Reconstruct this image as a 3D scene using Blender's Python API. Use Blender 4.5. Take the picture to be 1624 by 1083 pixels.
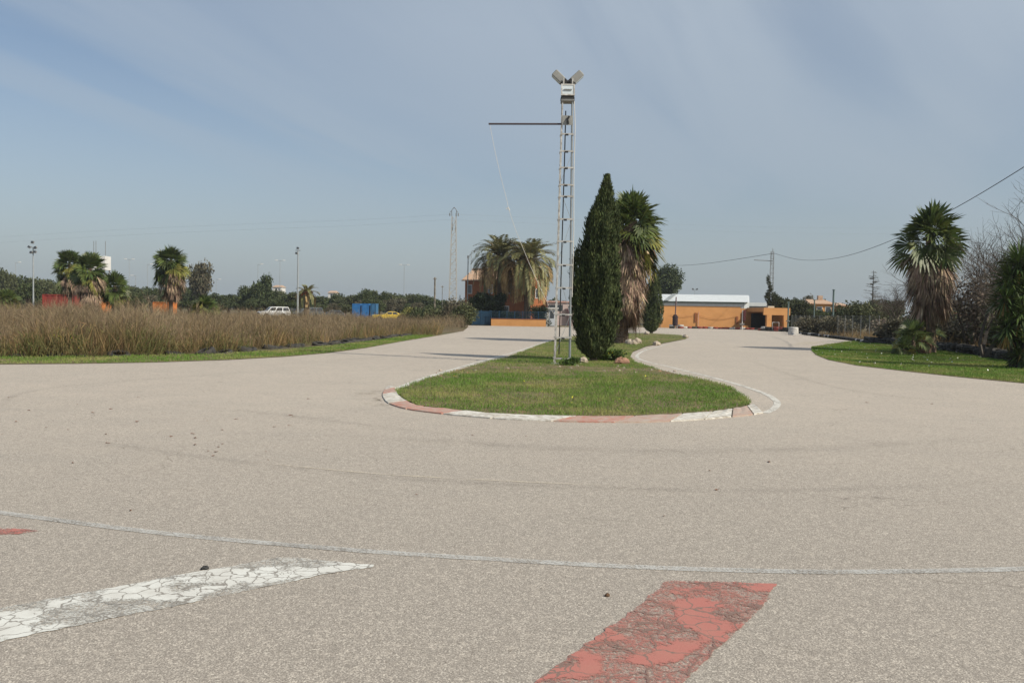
import bpy, math, random
import numpy as np
from mathutils import Vector, Matrix
from mathutils.geometry import delaunay_2d_cdt
PI = math.pi
R = math.radians
for o in list(bpy.data.objects): bpy.data.objects.remove(o)
scene = bpy.context.scene
COL = scene.collection

# ------------------------------------------------------------------ camera
W, H, F = 1624.0, 1083.0, 1317.0
PITCH = math.atan(51.5 / F); ROLL = R(1.0); EYE = 1.6
fw = Vector((0, math.cos(PITCH), -math.sin(PITCH)))
up0 = Vector((0, math.sin(PITCH), math.cos(PITCH)))
ex = Vector((1, 0, 0))
upv = up0 * math.cos(ROLL) - ex * math.sin(ROLL)
rtv = ex * math.cos(ROLL) + up0 * math.sin(ROLL)
cam = bpy.data.cameras.new('camera'); co = bpy.data.objects.new('camera', cam); COL.objects.link(co)
cam.sensor_width = 36; cam.lens = 36 * F / W; cam.clip_start = 0.1; cam.clip_end = 8000
co.matrix_world = Matrix((rtv, upv, -fw)).transposed().to_4x4()
co.location = (0, 0, EYE)
scene.camera = co

# ------------------------------------------------------------------ world, sun, exposure
SKX, SKY = 12.1, 3.3
SUN_EL = R(40); SUN_H = Vector((0.87, -0.49, 0)).normalized()
world = bpy.data.worlds.new('World'); scene.world = world; world.use_nodes = True
nt = world.node_tree; N = nt.nodes; L = nt.links
for n in list(N): N.remove(n)
out = N.new('ShaderNodeOutputWorld'); bg = N.new('ShaderNodeBackground')
sky = N.new('ShaderNodeTexSky'); sky.sky_type = 'NISHITA'; sky.sun_disc = False
sky.sun_elevation = SUN_EL; sky.sun_rotation = math.atan2(SUN_H.x, SUN_H.y)
sky.air_density = 1.0; sky.dust_density = 2.0; sky.ozone_density = 1.0; sky.altitude = 50
tc = N.new('ShaderNodeTexCoord'); sep = N.new('ShaderNodeSeparateXYZ'); L.new(tc.outputs['Generated'], sep.inputs[0])
def wmath(op, a, b=None, clamp=False):
    m = N.new('ShaderNodeMath'); m.operation = op; m.use_clamp = clamp
    for i, v in enumerate((a, b)):
        if v is None: continue
        if isinstance(v, (int, float)): m.inputs[i].default_value = v
        else: L.new(v, m.inputs[i])
    return m.outputs[0]
zz = wmath('ADD', wmath('MAXIMUM', sep.outputs[2], 0.0), 0.16)
cx = wmath('DIVIDE', sep.outputs[0], zz); cy = wmath('DIVIDE', sep.outputs[1], zz)
SA = R(60)                       # the cirrus streaks run this way
u_ = wmath('ADD', wmath('MULTIPLY', cx, math.cos(SA)), wmath('MULTIPLY', cy, math.sin(SA)))
v_ = wmath('SUBTRACT', wmath('MULTIPLY', cy, math.cos(SA)), wmath('MULTIPLY', cx, math.sin(SA)))
comb = N.new('ShaderNodeCombineXYZ'); L.new(u_, comb.inputs[0]); L.new(v_, comb.inputs[1])
mp = N.new('ShaderNodeMapping'); L.new(comb.outputs[0], mp.inputs[0])
mp.inputs['Rotation'].default_value = (0, 0, 0); mp.inputs['Scale'].default_value = (0.36, 1.5, 1); mp.inputs['Location'].default_value = (SKX, SKY, 0)
no = N.new('ShaderNodeTexNoise'); L.new(mp.outputs[0], no.inputs['Vector'])
no.inputs['Scale'].default_value = 0.9; no.inputs['Detail'].default_value = 5; no.inputs['Roughness'].default_value = 0.5; no.inputs['Distortion'].default_value = 0.7
mr = N.new('ShaderNodeMapRange'); L.new(no.outputs[0], mr.inputs[0])
mr.interpolation_type = 'SMOOTHSTEP'
mr.inputs[1].default_value = 0.36; mr.inputs[2].default_value = 0.66; mr.inputs[3].default_value = 0.30; mr.inputs[4].default_value = 0.82
# thicker veil towards the right (the sun's side) and low down
side = wmath('MULTIPLY', sep.outputs[0], 0.45)
veil = wmath('ADD', mr.outputs[0], side)
low = wmath('SUBTRACT', 1.0, wmath('MULTIPLY', sep.outputs[2], 3.2, ), True)
low2 = wmath('MULTIPLY', wmath('MAXIMUM', low, 0.0), 0.75)
fac = wmath('MAXIMUM', wmath('MULTIPLY', veil, wmath('SUBTRACT', 1.0, wmath('MULTIPLY', wmath('MAXIMUM', low, 0.0), 0.45))), low2); fac = wmath('MINIMUM', wmath('MAXIMUM', fac, 0.0), 0.93)
vcol = N.new('ShaderNodeMix'); vcol.data_type = 'RGBA'
L.new(wmath('MAXIMUM', low, 0.0), vcol.inputs[0])
VEIL_HI = (3.95, 4.62, 5.4, 1); VEIL_LO = (3.45, 4.05, 4.55, 1)
vcol.inputs[6].default_value = VEIL_HI; vcol.inputs[7].default_value = VEIL_LO
mix = N.new('ShaderNodeMix'); mix.data_type = 'RGBA'
L.new(fac, mix.inputs[0]); L.new(sky.outputs[0], mix.inputs[6]); L.new(vcol.outputs[2], mix.inputs[7])
L.new(mix.outputs[2], bg.inputs[0]); bg.inputs[1].default_value = 0.1
L.new(bg.outputs[0], out.inputs[0])
sd = bpy.data.lights.new('sun', 'SUN'); so = bpy.data.objects.new('sun', sd); COL.objects.link(so)
sd.energy = 4.2; sd.angle = R(0.55); sd.color = (1, 0.92, 0.78)
tosun = SUN_H * math.cos(SUN_EL) + Vector((0, 0, math.sin(SUN_EL)))
so.rotation_euler = tosun.to_track_quat('Z', 'Y').to_euler()
scene.view_settings.view_transform = 'Standard'; scene.view_settings.look = 'None'
scene.view_settings.exposure = 0.12; scene.view_settings.gamma = 1

# ------------------------------------------------------------------ placing
def g(y):                       # the ground falls away very gently beyond 20 m
    if y < 15: return 0.0
    if y < 25: return -0.004 * (y - 15) ** 2 / 20
    return -0.02 - 0.004 * (min(y, 150) - 25)
def gv(y):
    y = np.asarray(y, float)
    return np.where(y < 15, 0, np.where(y < 25, -0.0002 * (np.clip(y, 15, 25) - 15) ** 2, -0.02 - 0.004 * (np.minimum(y, 150) - 25)))
def ray(px, py): return fw + rtv * ((px - W / 2) / F) + upv * ((H / 2 - py) / F)
def at(px, py):                 # point of the ground seen at that spot
    d = ray(px, py); y = 30.0
    if d.z >= -0.0042: return (d.x / d.y * 400, 400.0)
    for _ in range(80): y = 0.5 * y + 0.5 * d.y * (EYE - g(y)) / -d.z
    return (d.x / d.y * y, y)
def pt(px, py, dep):
    d = ray(px, py); t = dep / d.y
    return Vector((d.x * t, dep, EYE + d.z * t))
def X(px, dep, py=500): return pt(px, py, dep).x
def Zt(px, py, dep): return pt(px, py, dep).z
def base(px, dep, py=500):
    x = X(px, dep, py); return (x, dep, g(dep))

# ------------------------------------------------------------------ materials
MATS = {}
def mat(name, col, rough=0.8, var=0.0, scale=3.0, col2=None, bump=0.0, bscale=30.0, metal=0.0, island=0.0, spec=0.3, trans=0.0, detail=4):
    if name in MATS: return MATS[name]
    m = bpy.data.materials.new(name); m.use_nodes = True; MATS[name] = m
    n = m.node_tree.nodes; l = m.node_tree.links; b = n['Principled BSDF']
    b.inputs['Roughness'].default_value = rough; b.inputs['Metallic'].default_value = metal
    b.inputs['Specular IOR Level'].default_value = spec
    c = (*col, 1); cs = None
    t = n.new('ShaderNodeTexCoord')
    if col2 is None and var: col2 = tuple(v * (1 - var) for v in col)
    if col2 is not None:
        z = n.new('ShaderNodeTexNoise'); l.new(t.outputs['Object'], z.inputs['Vector'])
        z.inputs['Scale'].default_value = scale; z.inputs['Detail'].default_value = detail; z.inputs['Roughness'].default_value = 0.62
        r = n.new('ShaderNodeMapRange'); l.new(z.outputs[0], r.inputs[0]); r.inputs[1].default_value = 0.36; r.inputs[2].default_value = 0.64
        x = n.new('ShaderNodeMix'); x.data_type = 'RGBA'; l.new(r.outputs[0], x.inputs[0])
        x.inputs[6].default_value = c; x.inputs[7].default_value = (*col2, 1); cs = x.outputs[2]
    if island:
        gi = n.new('ShaderNodeNewGeometry'); hs = n.new('ShaderNodeHueSaturation')
        a = n.new('ShaderNodeMapRange'); l.new(gi.outputs['Random Per Island'], a.inputs[0])
        a.inputs[3].default_value = 1 - island; a.inputs[4].default_value = 1 + island
        l.new(a.outputs[0], hs.inputs['Value'])
        fr = n.new('ShaderNodeMath'); fr.operation = 'MULTIPLY'; fr.inputs[1].default_value = 7.31; l.new(gi.outputs['Random Per Island'], fr.inputs[0])
        f2 = n.new('ShaderNodeMath'); f2.operation = 'FRACT'; l.new(fr.outputs[0], f2.inputs[0])
        h = n.new('ShaderNodeMapRange'); l.new(f2.outputs[0], h.inputs[0]); h.inputs[3].default_value = 0.5 - 0.05 * island; h.inputs[4].default_value = 0.5 + 0.04 * island
        l.new(h.outputs[0], hs.inputs['Hue'])
        if cs: l.new(cs, hs.inputs['Color'])
        else: hs.inputs['Color'].default_value = c
        cs = hs.outputs[0]
    if cs: l.new(cs, b.inputs['Base Color'])
    else: b.inputs['Base Color'].default_value = c
    if bump:
        z2 = n.new('ShaderNodeTexNoise'); l.new(t.outputs['Object'], z2.inputs['Vector']); z2.inputs['Scale'].default_value = bscale; z2.inputs['Detail'].default_value = 4
        bp = n.new('ShaderNodeBump'); bp.inputs['Strength'].default_value = bump; bp.inputs['Distance'].default_value = 0.02
        l.new(z2.outputs[0], bp.inputs['Height']); l.new(bp.outputs[0], b.inputs['Normal'])
    if trans:
        tr = n.new('ShaderNodeBsdfTranslucent'); ms = n.new('ShaderNodeMixShader'); ms.inputs[0].default_value = trans
        if cs: l.new(cs, tr.inputs[0])
        else: tr.inputs[0].default_value = c
        o = [q for q in n if q.type == 'OUTPUT_MATERIAL'][0]
        l.new(b.outputs[0], ms.inputs[1]); l.new(tr.outputs[0], ms.inputs[2]); l.new(ms.outputs[0], o.inputs[0])
    return m

class NT:                        # small node helper for the hand-made materials
    def __init__(s, name):
        s.m = bpy.data.materials.new(name); s.m.use_nodes = True; s.n = s.m.node_tree.nodes; s.l = s.m.node_tree.links
        s.b = s.n['Principled BSDF']; s.t = s.n.new('ShaderNodeTexCoord').outputs['Object']
        s.out = [q for q in s.n if q.type == 'OUTPUT_MATERIAL'][0]
        s.b.inputs['Specular IOR Level'].default_value = 0.25
    def lk(s, v, i):
        if isinstance(v, (int, float)): i.default_value = v
        elif isinstance(v, tuple): i.default_value = (*v, 1) if len(v) == 3 else v
        else: s.l.new(v, i)
    def noise(s, sc, det=4, ro=0.6, dist=0.0, vec=None):
        z = s.n.new('ShaderNodeTexNoise'); s.l.new(vec or s.t, z.inputs['Vector']); z.inputs['Scale'].default_value = sc
        z.inputs['Detail'].default_value = det; z.inputs['Roughness'].default_value = ro; z.inputs['Distortion'].default_value = dist
        return z.outputs[0]
    def vor(s, sc, feat='DISTANCE_TO_EDGE', vec=None):
        z = s.n.new('ShaderNodeTexVoronoi'); z.feature = feat; s.l.new(vec or s.t, z.inputs['Vector']); z.inputs['Scale'].default_value = sc
        return z.outputs[0]
    def warp(s, amt, sc):
        z = s.n.new('ShaderNodeTexNoise'); s.l.new(s.t, z.inputs['Vector']); z.inputs['Scale'].default_value = sc; z.inputs['Detail'].default_value = 3
        a = s.n.new('ShaderNodeVectorMath'); a.operation = 'MULTIPLY_ADD'; s.l.new(z.outputs[1], a.inputs[0]); a.inputs[1].default_value = (amt,) * 3; s.l.new(s.t, a.inputs[2])
        return a.outputs[0]
    def mapv(s, scale, rot=0):
        q = s.n.new('ShaderNodeMapping'); s.l.new(s.t, q.inputs[0]); q.inputs['Scale'].default_value = scale; q.inputs['Rotation'].default_value = (0, 0, rot); return q.outputs[0]
    def ramp(s, v, a, b, c=0.0, d=1.0):
        r = s.n.new('ShaderNodeMapRange'); s.lk(v, r.inputs[0])
        for i, q in enumerate((a, b, c, d)): r.inputs[i + 1].default_value = q
        return r.outputs[0]
    def math(s, op, a, b):
        q = s.n.new('ShaderNodeMath'); q.operation = op; s.lk(a, q.inputs[0]); s.lk(b, q.inputs[1]); return q.outputs[0]
    def mix(s, f, a, b):
        x = s.n.new('ShaderNodeMix'); x.data_type = 'RGBA'; s.lk(f, x.inputs[0]); s.lk(a, x.inputs[6]); s.lk(b, x.inputs[7]); return x.outputs[2]
    def bump(s, h, st=0.4, dist=0.01):
        q = s.n.new('ShaderNodeBump'); q.inputs['Strength'].default_value = st; q.inputs['Distance'].default_value = dist; s.lk(h, q.inputs['Height']); s.l.new(q.outputs[0], s.b.inputs['Normal'])
    def done(s, col, rough=0.9, alpha=None):
        s.lk(col, s.b.inputs['Base Color']); s.lk(rough, s.b.inputs['Roughness'])
        if alpha is not None: s.lk(alpha, s.b.inputs['Alpha'])
        return s.m

def asphalt_mat():
    q = NT('pale_asphalt')
    big = q.ramp(q.noise(0.16, 3), 0.3, 0.7); med = q.ramp(q.noise(1.3, 5), 0.3, 0.7)
    c = q.mix(big, (0.56, 0.48, 0.395), (0.48, 0.408, 0.338))
    c = q.mix(q.math('MULTIPLY', med, 0.4), c, (0.34, 0.305, 0.265))
    st = q.ramp(q.noise(1.0, 4, vec=q.mapv((0.25, 2.2, 1))), 0.52, 0.72)
    c = q.mix(q.math('MULTIPLY', st, 0.30), c, (0.30, 0.275, 0.245))
    sx = q.n.new('ShaderNodeSeparateXYZ'); q.l.new(q.t, sx.inputs[0])   # grey near stretch, blending to paler asphalt farther along y
    ap = q.ramp(q.math('ADD', sx.outputs[1], q.math('MULTIPLY', q.noise(0.35, 3), 5.0)), 7.5, 17.0, 0.9, 0)
    c = q.mix(ap, c, (0.305, 0.270, 0.232))
    agg = q.noise(125, 3, 0.75); v = q.vor(120, 'F1')
    def cells(sc):
        z = q.n.new('ShaderNodeTexVoronoi'); q.l.new(q.t, z.inputs['Vector']); z.inputs['Scale'].default_value = sc
        s_ = q.n.new('ShaderNodeSeparateColor'); q.l.new(z.outputs['Color'], s_.inputs[0]); return s_.outputs[0], s_.outputs[1]
    k1, k2 = cells(118); k3, k4 = cells(52)
    c = q.mix(q.ramp(k1, 0.58, 0.92, 0, 0.6), c, (0.20, 0.18, 0.155))
    c = q.mix(q.ramp(k2, 0.70, 0.98, 0, 0.55), c, (0.80, 0.73, 0.62))
    c = q.mix(q.ramp(k3, 0.72, 1.0, 0, 0.4), c, (0.20, 0.175, 0.145))
    c = q.mix(q.ramp(k4, 0.78, 1.0, 0, 0.3), c, (0.74, 0.66, 0.55))
    c = q.mix(q.ramp(agg, 0.51, 0.62, 0, 0.75), c, (0.17, 0.155, 0.135))
    c = q.mix(q.ramp(agg, 0.46, 0.36, 0, 0.75), c, (0.74, 0.68, 0.58))
    mid = q.noise(13, 3, 0.7)
    c = q.mix(q.ramp(mid, 0.50, 0.68, 0, 0.35), c, (0.24, 0.215, 0.185))
    sp = q.noise(34, 2, 0.5)
    c = q.mix(q.ramp(sp, 0.66, 0.72, 0, 0.5), c, (0.16, 0.13, 0.10))
    # hairline cracks, only in patches
    wv = q.warp(0.5, 1.7); cr = q.ramp(q.vor(0.75, vec=wv), 0.0, 0.006, 1, 0)
    pm = q.ramp(q.noise(0.45, 2), 0.52, 0.62)
    c = q.mix(q.math('MULTIPLY', q.math('MULTIPLY', cr, pm), 0.55), c, (0.13, 0.11, 0.09))
    q.bump(q.math('ADD', agg, q.math('MULTIPLY', v, 0.6)), 0.3, 0.004)
    return q.done(c, 0.92)
ORD = lambda n: '%d%s' % (n, 'th' if 10 < n % 100 < 14 else {1: 'st', 2: 'nd', 3: 'rd'}.get(n % 10, 'th'))
def paint_mat(name, col, wear, crack=9.0, thr=0.05, dirt=(0.36, 0.32, 0.27), flo=0.47):
    q = NT(name)
    wv = q.warp(0.12, 9)
    e = q.vor(crack, vec=wv); e2 = q.vor(crack * 2.6, vec=wv)
    cr = q.math('MINIMUM', q.ramp(e, thr * 0.3, thr), q.ramp(q.math('ADD', e2, q.ramp(q.noise(2.1, 3), 0.42, 0.60, 0.09, -0.03)), 0.01, 0.05))
    worn = q.ramp(q.math('ADD', q.noise(3.4, 2, 0.45), q.math('MULTIPLY', q.noise(45, 3, 0.8), 0.25)), wear, wear + 0.05, 1, 0)
    film = q.ramp(q.math('ADD', q.math('MULTIPLY', q.noise(55, 3, 0.8), 0.75), q.math('MULTIPLY', q.noise(7, 2), 0.3)), flo, flo + 0.13, 0.10, 0.75)
    a = q.math('ADD', q.math('MULTIPLY', q.math('SUBTRACT', 1.0, worn), film), worn)
    a = q.math('MAXIMUM', a, q.math('SUBTRACT', 1.0, cr))
    c = q.mix(q.ramp(q.noise(5, 4), 0.35, 0.7, 0, 0.35), col, dirt)
    c = q.mix(q.math('MULTIPLY', q.math('SUBTRACT', 1.0, cr), 0.8), c, (0.17, 0.145, 0.12))
    q.bump(q.noise(110, 2, 0.7), 0.25, 0.004)
    return q.done(c, 0.7, a)
def mark_mat(name, col, lo, hi, mx, sc=3.0):
    q = NT(name)
    a = q.ramp(q.math('ADD', q.math('MULTIPLY', q.noise(sc, 4, 0.7), 0.7), q.math('MULTIPLY', q.noise(80, 2), 0.3)), lo, hi, 0, mx)
    at_ = q.n.new('ShaderNodeAttribute'); at_.attribute_name = 'fade'; a = q.math('MULTIPLY', a, at_.outputs['Fac'])
    return q.done(col, 0.9, a)
def soil_mat(name, a, b, c3, sc=0.8):
    q = NT(name)
    c = q.mix(q.ramp(q.noise(sc, 5), 0.35, 0.65), a, b)
    c = q.mix(q.ramp(q.noise(sc * 4, 5, 0.7), 0.5, 0.68), c, c3)
    c = q.mix(q.ramp(q.noise(40, 3), 0.5, 0.7, 0, 0.4), c, tuple(v * 0.5 for v in a))
    q.bump(q.noise(14, 5, 0.7), 0.8, 0.05)
    return q.done(c, 0.95)
A_T = asphalt_mat()
A_GROUND = soil_mat('field_soil', (0.16, 0.125, 0.075), (0.10, 0.10, 0.045), (0.20, 0.145, 0.085), 0.12)
A_LAWN = soil_mat('lawn_soil', (0.13, 0.125, 0.05), (0.21, 0.165, 0.10), (0.32, 0.20, 0.12), 0.9)
A_WHITE = paint_mat('worn_white_paint', (0.70, 0.70, 0.65), 0.61, 9.0, 0.05)
A_RED = paint_mat('worn_red_paint', (0.45, 0.17, 0.14), 0.55, 4.0, 0.025, (0.42, 0.24, 0.18))
A_LINE = paint_mat('thin_line_paint', (0.62, 0.62, 0.59), 0.20, 12.0, 0.01, flo=0.43)
A_EDGE = paint_mat('edge_line_paint', (0.64, 0.62, 0.56), 0.72, 7.0, 0.02)
A_TYREMARK = mark_mat('rubber_mark', (0.10, 0.095, 0.09), 0.36, 0.62, 0.14)
A_PALEM = mark_mat('pale_scrape', (0.70, 0.62, 0.46), 0.40, 0.56, 0.55)
A_DUST = mark_mat('dirt_spill', (0.16, 0.13, 0.07), 0.50, 0.60, 0.6, 3.0)

# ------------------------------------------------------------------ objects
def setp(o, label=None, cat=None, group=None, kind=None):
    if label: o['label'] = label
    if cat: o['category'] = cat
    if group: o['group'] = group
    if kind: o['kind'] = kind
    return o
def thing(name, label, cat, loc=(0, 0, 0), rz=0.0, group=None):
    o = bpy.data.objects.new(name, None); COL.objects.link(o); o.location = loc; o.rotation_euler = (0, 0, rz)
    o.empty_display_size = 0.2
    return setp(o, label, cat, group)
def npmesh(name, V, Fq, m, parent=None, smooth=False):
    V = np.asarray(V, dtype=np.float32); me = bpy.data.meshes.new(name)
    if isinstance(Fq, np.ndarray):
        k = Fq.shape[1]; nf = Fq.shape[0]
        me.vertices.add(len(V)); me.vertices.foreach_set('co', V.ravel())
        me.loops.add(nf * k); me.loops.foreach_set('vertex_index', Fq.astype(np.int32).ravel())
        me.polygons.add(nf); me.polygons.foreach_set('loop_start', np.arange(nf, dtype=np.int32) * k)
        me.polygons.foreach_set('loop_total', np.full(nf, k, dtype=np.int32))
    else: me.from_pydata([tuple(map(float, v)) for v in V], [], Fq)
    me.update(calc_edges=True)
    if smooth: me.shade_smooth()
    me.materials.append(m)
    o = bpy.data.objects.new(name, me); COL.objects.link(o)
    if parent: o.parent = parent
    return o
class MB:
    def __init__(s): s.v = []; s.f = []
    def add(s, V, Fs):
        n = len(s.v); s.v += [tuple(v) for v in V]; s.f += [tuple(i + n for i in f) for f in Fs]; return s
    def box(s, x0, y0, z0, x1, y1, z1, tx=0.0, ty=0.0):     # tx, ty: taper of the top
        V = [(x0, y0, z0), (x1, y0, z0), (x1, y1, z0), (x0, y1, z0), (x0 + tx, y0 + ty, z1), (x1 - tx, y0 + ty, z1), (x1 - tx, y1 - ty, z1), (x0 + tx, y1 - ty, z1)]
        return s.add(V, [(0, 3, 2, 1), (4, 5, 6, 7), (0, 1, 5, 4), (1, 2, 6, 5), (2, 3, 7, 6), (3, 0, 4, 7)])
    def bbox(s, x0, y0, z0, x1, y1, z1, c=0.02):            # box with chamfered vertical edges
        P = [(x0 + c, y0), (x1 - c, y0), (x1, y0 + c), (x1, y1 - c), (x1 - c, y1), (x0 + c, y1), (x0, y1 - c), (x0, y0 + c)]
        Q = [(x0 + 2 * c, y0 + c), (x1 - 2 * c, y0 + c), (x1 - c, y0 + 2 * c), (x1 - c, y1 - 2 * c), (x1 - 2 * c, y1 - c), (x0 + 2 * c, y1 - c), (x0 + c, y1 - 2 * c), (x0 + c, y0 + 2 * c)]
        V = [(*p, z0) for p in P] + [(*p, z1 - c) for p in P] + [(*p, z1) for p in Q]
        Fs = [tuple(range(7, -1, -1)), tuple(range(16, 24))]
        for k in (0, 8):
            for i in range(8): j = (i + 1) % 8; Fs.append((k + i, k + j, k + 8 + j, k + 8 + i))
        return s.add(V, Fs)
    def tube(s, pts, rad, n=6, cap=True):
        pts = [Vector(p) for p in pts]; k = len(pts)
        rads = rad if isinstance(rad, (list, tuple)) else [rad] * k
        V = []; ref = Vector((0, 0, 1)) if abs((pts[-1] - pts[0]).normalized().z) < 0.9 else Vector((1, 0, 0))
        for i, p in enumerate(pts):
            d = (pts[min(i + 1, k - 1)] - pts[max(i - 1, 0)]).normalized()
            a = d.cross(ref).normalized(); b = d.cross(a)
            for j in range(n):
                t = 2 * PI * j / n + PI / n; V.append(p + (a * math.cos(t) + b * math.sin(t)) * rads[i])
        Fs = [(i * n + j, i * n + (j + 1) % n, (i + 1) * n + (j + 1) % n, (i + 1) * n + j) for i in range(k - 1) for j in range(n)]
        if cap: Fs += [tuple(range(n - 1, -1, -1)), tuple((k - 1) * n + j for j in range(n))]
        return s.add(V, Fs)
    def lathe(s, prof, n=16, c=(0, 0, 0), axis='z'):
        V = []
        for r, z in prof:
            for j in range(n):
                t = 2 * PI * j / n; a, b = r * math.cos(t), r * math.sin(t)
                V.append((c[0] + a, c[1] + b, c[2] + z) if axis == 'z' else (c[0] + a, c[1] + z, c[2] + b))
        k = len(prof); Fs = [(i * n + j, i * n + (j + 1) % n, (i + 1) * n + (j + 1) % n, (i + 1) * n + j) for i in range(k - 1) for j in range(n)]
        Fs += [tuple(range(n - 1, -1, -1)), tuple((k - 1) * n + j for j in range(n))]
        return s.add(V, Fs)
    def prism(s, poly, y0, y1, inset=None):                 # x-z outline pushed along y
        n = len(poly); V = [(p[0], y0, p[1]) for p in poly] + [(p[0], y1, p[1]) for p in poly]
        Fs = [tuple(range(n)), tuple(range(2 * n - 1, n - 1, -1))] + [(i, i + n, (i + 1) % n + n, (i + 1) % n) for i in range(n)]
        return s.add(V, Fs)
    def rot(s, M):
        s.v = [tuple(M @ Vector(v)) for v in s.v]; return s
    def build(s, name, m, parent=None, smooth=False): return npmesh(name, s.v, s.f, m, parent, smooth)
def copy_thing(src, loc, rz=0.0, sc=None, label=None, group=None):
    r = src.copy(); COL.objects.link(r); r.location = loc; r.rotation_euler = (0, 0, rz)
    if sc: r.scale = sc if isinstance(sc, tuple) else (sc, sc, sc)
    if label: r['label'] = label
    if group: r['group'] = group
    for ch in [c for c in list(src.children)]:
        c = ch.copy(); COL.objects.link(c); c.parent = r
        for gc in list(ch.children):
            d = gc.copy(); COL.objects.link(d); d.parent = c
    return r

# ------------------------------------------------------------------ outlines on the ground
def P(lst): return [at(*p) for p in lst]
left_edge = P([(0, 578), (120, 577), (240, 575), (360, 571), (450, 566), (520, 560), (580, 552), (640, 541), (690, 533), (735, 525), (742, 519)])
forecourt = [(X(742, 91), 91), (X(905, 91), 91), (X(905, 99), 99), (X(1035, 99), 99), (X(1250, 99), 99)]
right_far = P([(1262, 529), (1300, 535), (1356, 541)])
verge_r_edge = P([(1310, 547), (1287, 551), (1287, 556), (1294, 563), (1314, 571), (1360, 580), (1446, 590), (1530, 599), (1624, 608)])
track = [(-40, -15), (-42, 12), (-24, 20.3)] + left_edge + forecourt + right_far + verge_r_edge + [(24, 16.5), (40, 8), (40, -15)]
isl_front = P([(630, 619), (634, 627), (643, 634), (664, 644.5), (706, 649.5), (747, 654), (789, 658), (873, 661), (936, 662), (999, 661), (1049, 659), (1103, 656), (1137, 653), (1175, 646.5), (1189, 641.5)])
isl_right = P([(1187, 636), (1179, 630), (1158, 615), (1124, 605), (1082, 596), (1041, 586), (1007, 575), (999, 567), (1003, 558.6), (1024, 550), (1061, 543), (1087, 538), (1090, 535), (1078, 532), (1040, 529.5)])
isl_left = P([(1000, 529), (960, 531), (904, 534), (888, 537), (873, 542), (856, 547), (840, 554), (806, 567), (773, 574.5), (739, 584), (706, 594), (680, 600.5), (651, 612)])
island = isl_front + isl_right + isl_left
verge_l = [(-24, 20.3)] + left_edge[:9] + P([(680, 530), (640, 533), (600, 540), (520, 549), (430, 557), (340, 562), (180, 566), (0, 567)]) + [(-26, 22.8)]
verge_r = verge_r_edge[::-1] + [right_far[2]] + P([(1390, 543), (1440, 550), (1500, 556), (1560, 565), (1624, 576)]) + [(18.5, 24), (26, 22), (24, 16.5)]
def inside(px, py, poly):
    px = np.asarray(px); py = np.asarray(py); r = np.zeros(px.shape, bool); n = len(poly)
    for i in range(n):
        x0, y0 = poly[i]; x1, y1 = poly[(i + 1) % n]
        if y0 == y1: continue
        c = ((y0 > py) != (y1 > py)) & (px < (x1 - x0) * (py - y0) / (y1 - y0) + x0); r ^= c
    return r
pts2 = []; edges = []
def ring(poly):
    k = len(pts2); pts2.extend(poly); n = len(poly); edges.extend((k + i, k + (i + 1) % n) for i in range(n))
for poly in (track, island, verge_l, verge_r): ring([tuple(p) for p in poly])
for y in list(np.arange(-14, 40, 2.0)) + [44, 48, 54, 60, 68, 76, 86, 96, 108, 120, 135, 149, 152]:
    stp = 2.5 if y < 40 else 6.0
    for x in np.arange(-60, 61, stp): pts2.append((float(x) + 0.013, float(y) + 0.007))
for y in (-300, -100, 160, 250, 500, 1200, 4000):
    for x in (-4000, -1200, -400, -150, -60, 0, 60, 150, 400, 1200, 4000): pts2.append((x + 0.5, y))
for y in (-14, 0, 20, 50, 100, 149):
    for x in (-4000, -1200, -400, -150, 150, 400, 1200, 4000): pts2.append((x + 0.5, float(y)))
cv, ce, cf, *_ = delaunay_2d_cdt([Vector(p) for p in pts2], edges, [], 0, 1e-5)
CV = np.array([(v.x, v.y) for v in cv]); CF = np.array([tuple(f) for f in cf], dtype=int)
cen = CV[CF].mean(axis=1)
in_isl = inside(cen[:, 0], cen[:, 1], island); in_tr = inside(cen[:, 0], cen[:, 1], track) & ~in_isl
in_vl = inside(cen[:, 0], cen[:, 1], verge_l) & ~in_tr; in_vr = inside(cen[:, 0], cen[:, 1], verge_r) & ~in_tr
def sheet(name, mask, dz, m):
    f = CF[mask]; u, inv = np.unique(f, return_inverse=True); f = inv.reshape(f.shape)
    v = CV[u]; z = gv(v[:, 1]) + dz
    a, b, c = v[f[:, 0]], v[f[:, 1]], v[f[:, 2]]
    cr = (b[:, 0] - a[:, 0]) * (c[:, 1] - a[:, 1]) - (b[:, 1] - a[:, 1]) * (c[:, 0] - a[:, 0])
    f[cr < 0] = f[cr < 0][:, ::-1]
    o = npmesh(name, np.column_stack([v, z]), f, m); o['kind'] = 'structure'; return o
sheet('ground', np.ones(len(CF), bool), -0.03, A_GROUND)
TRACK = sheet('track', in_tr, 0.0, A_T)
sheet('lawn_island', in_isl, 0.02, A_LAWN)
sheet('verge_left', in_vl, 0.01, A_LAWN)
sheet('verge_right', in_vr, 0.01, A_LAWN)

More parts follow.
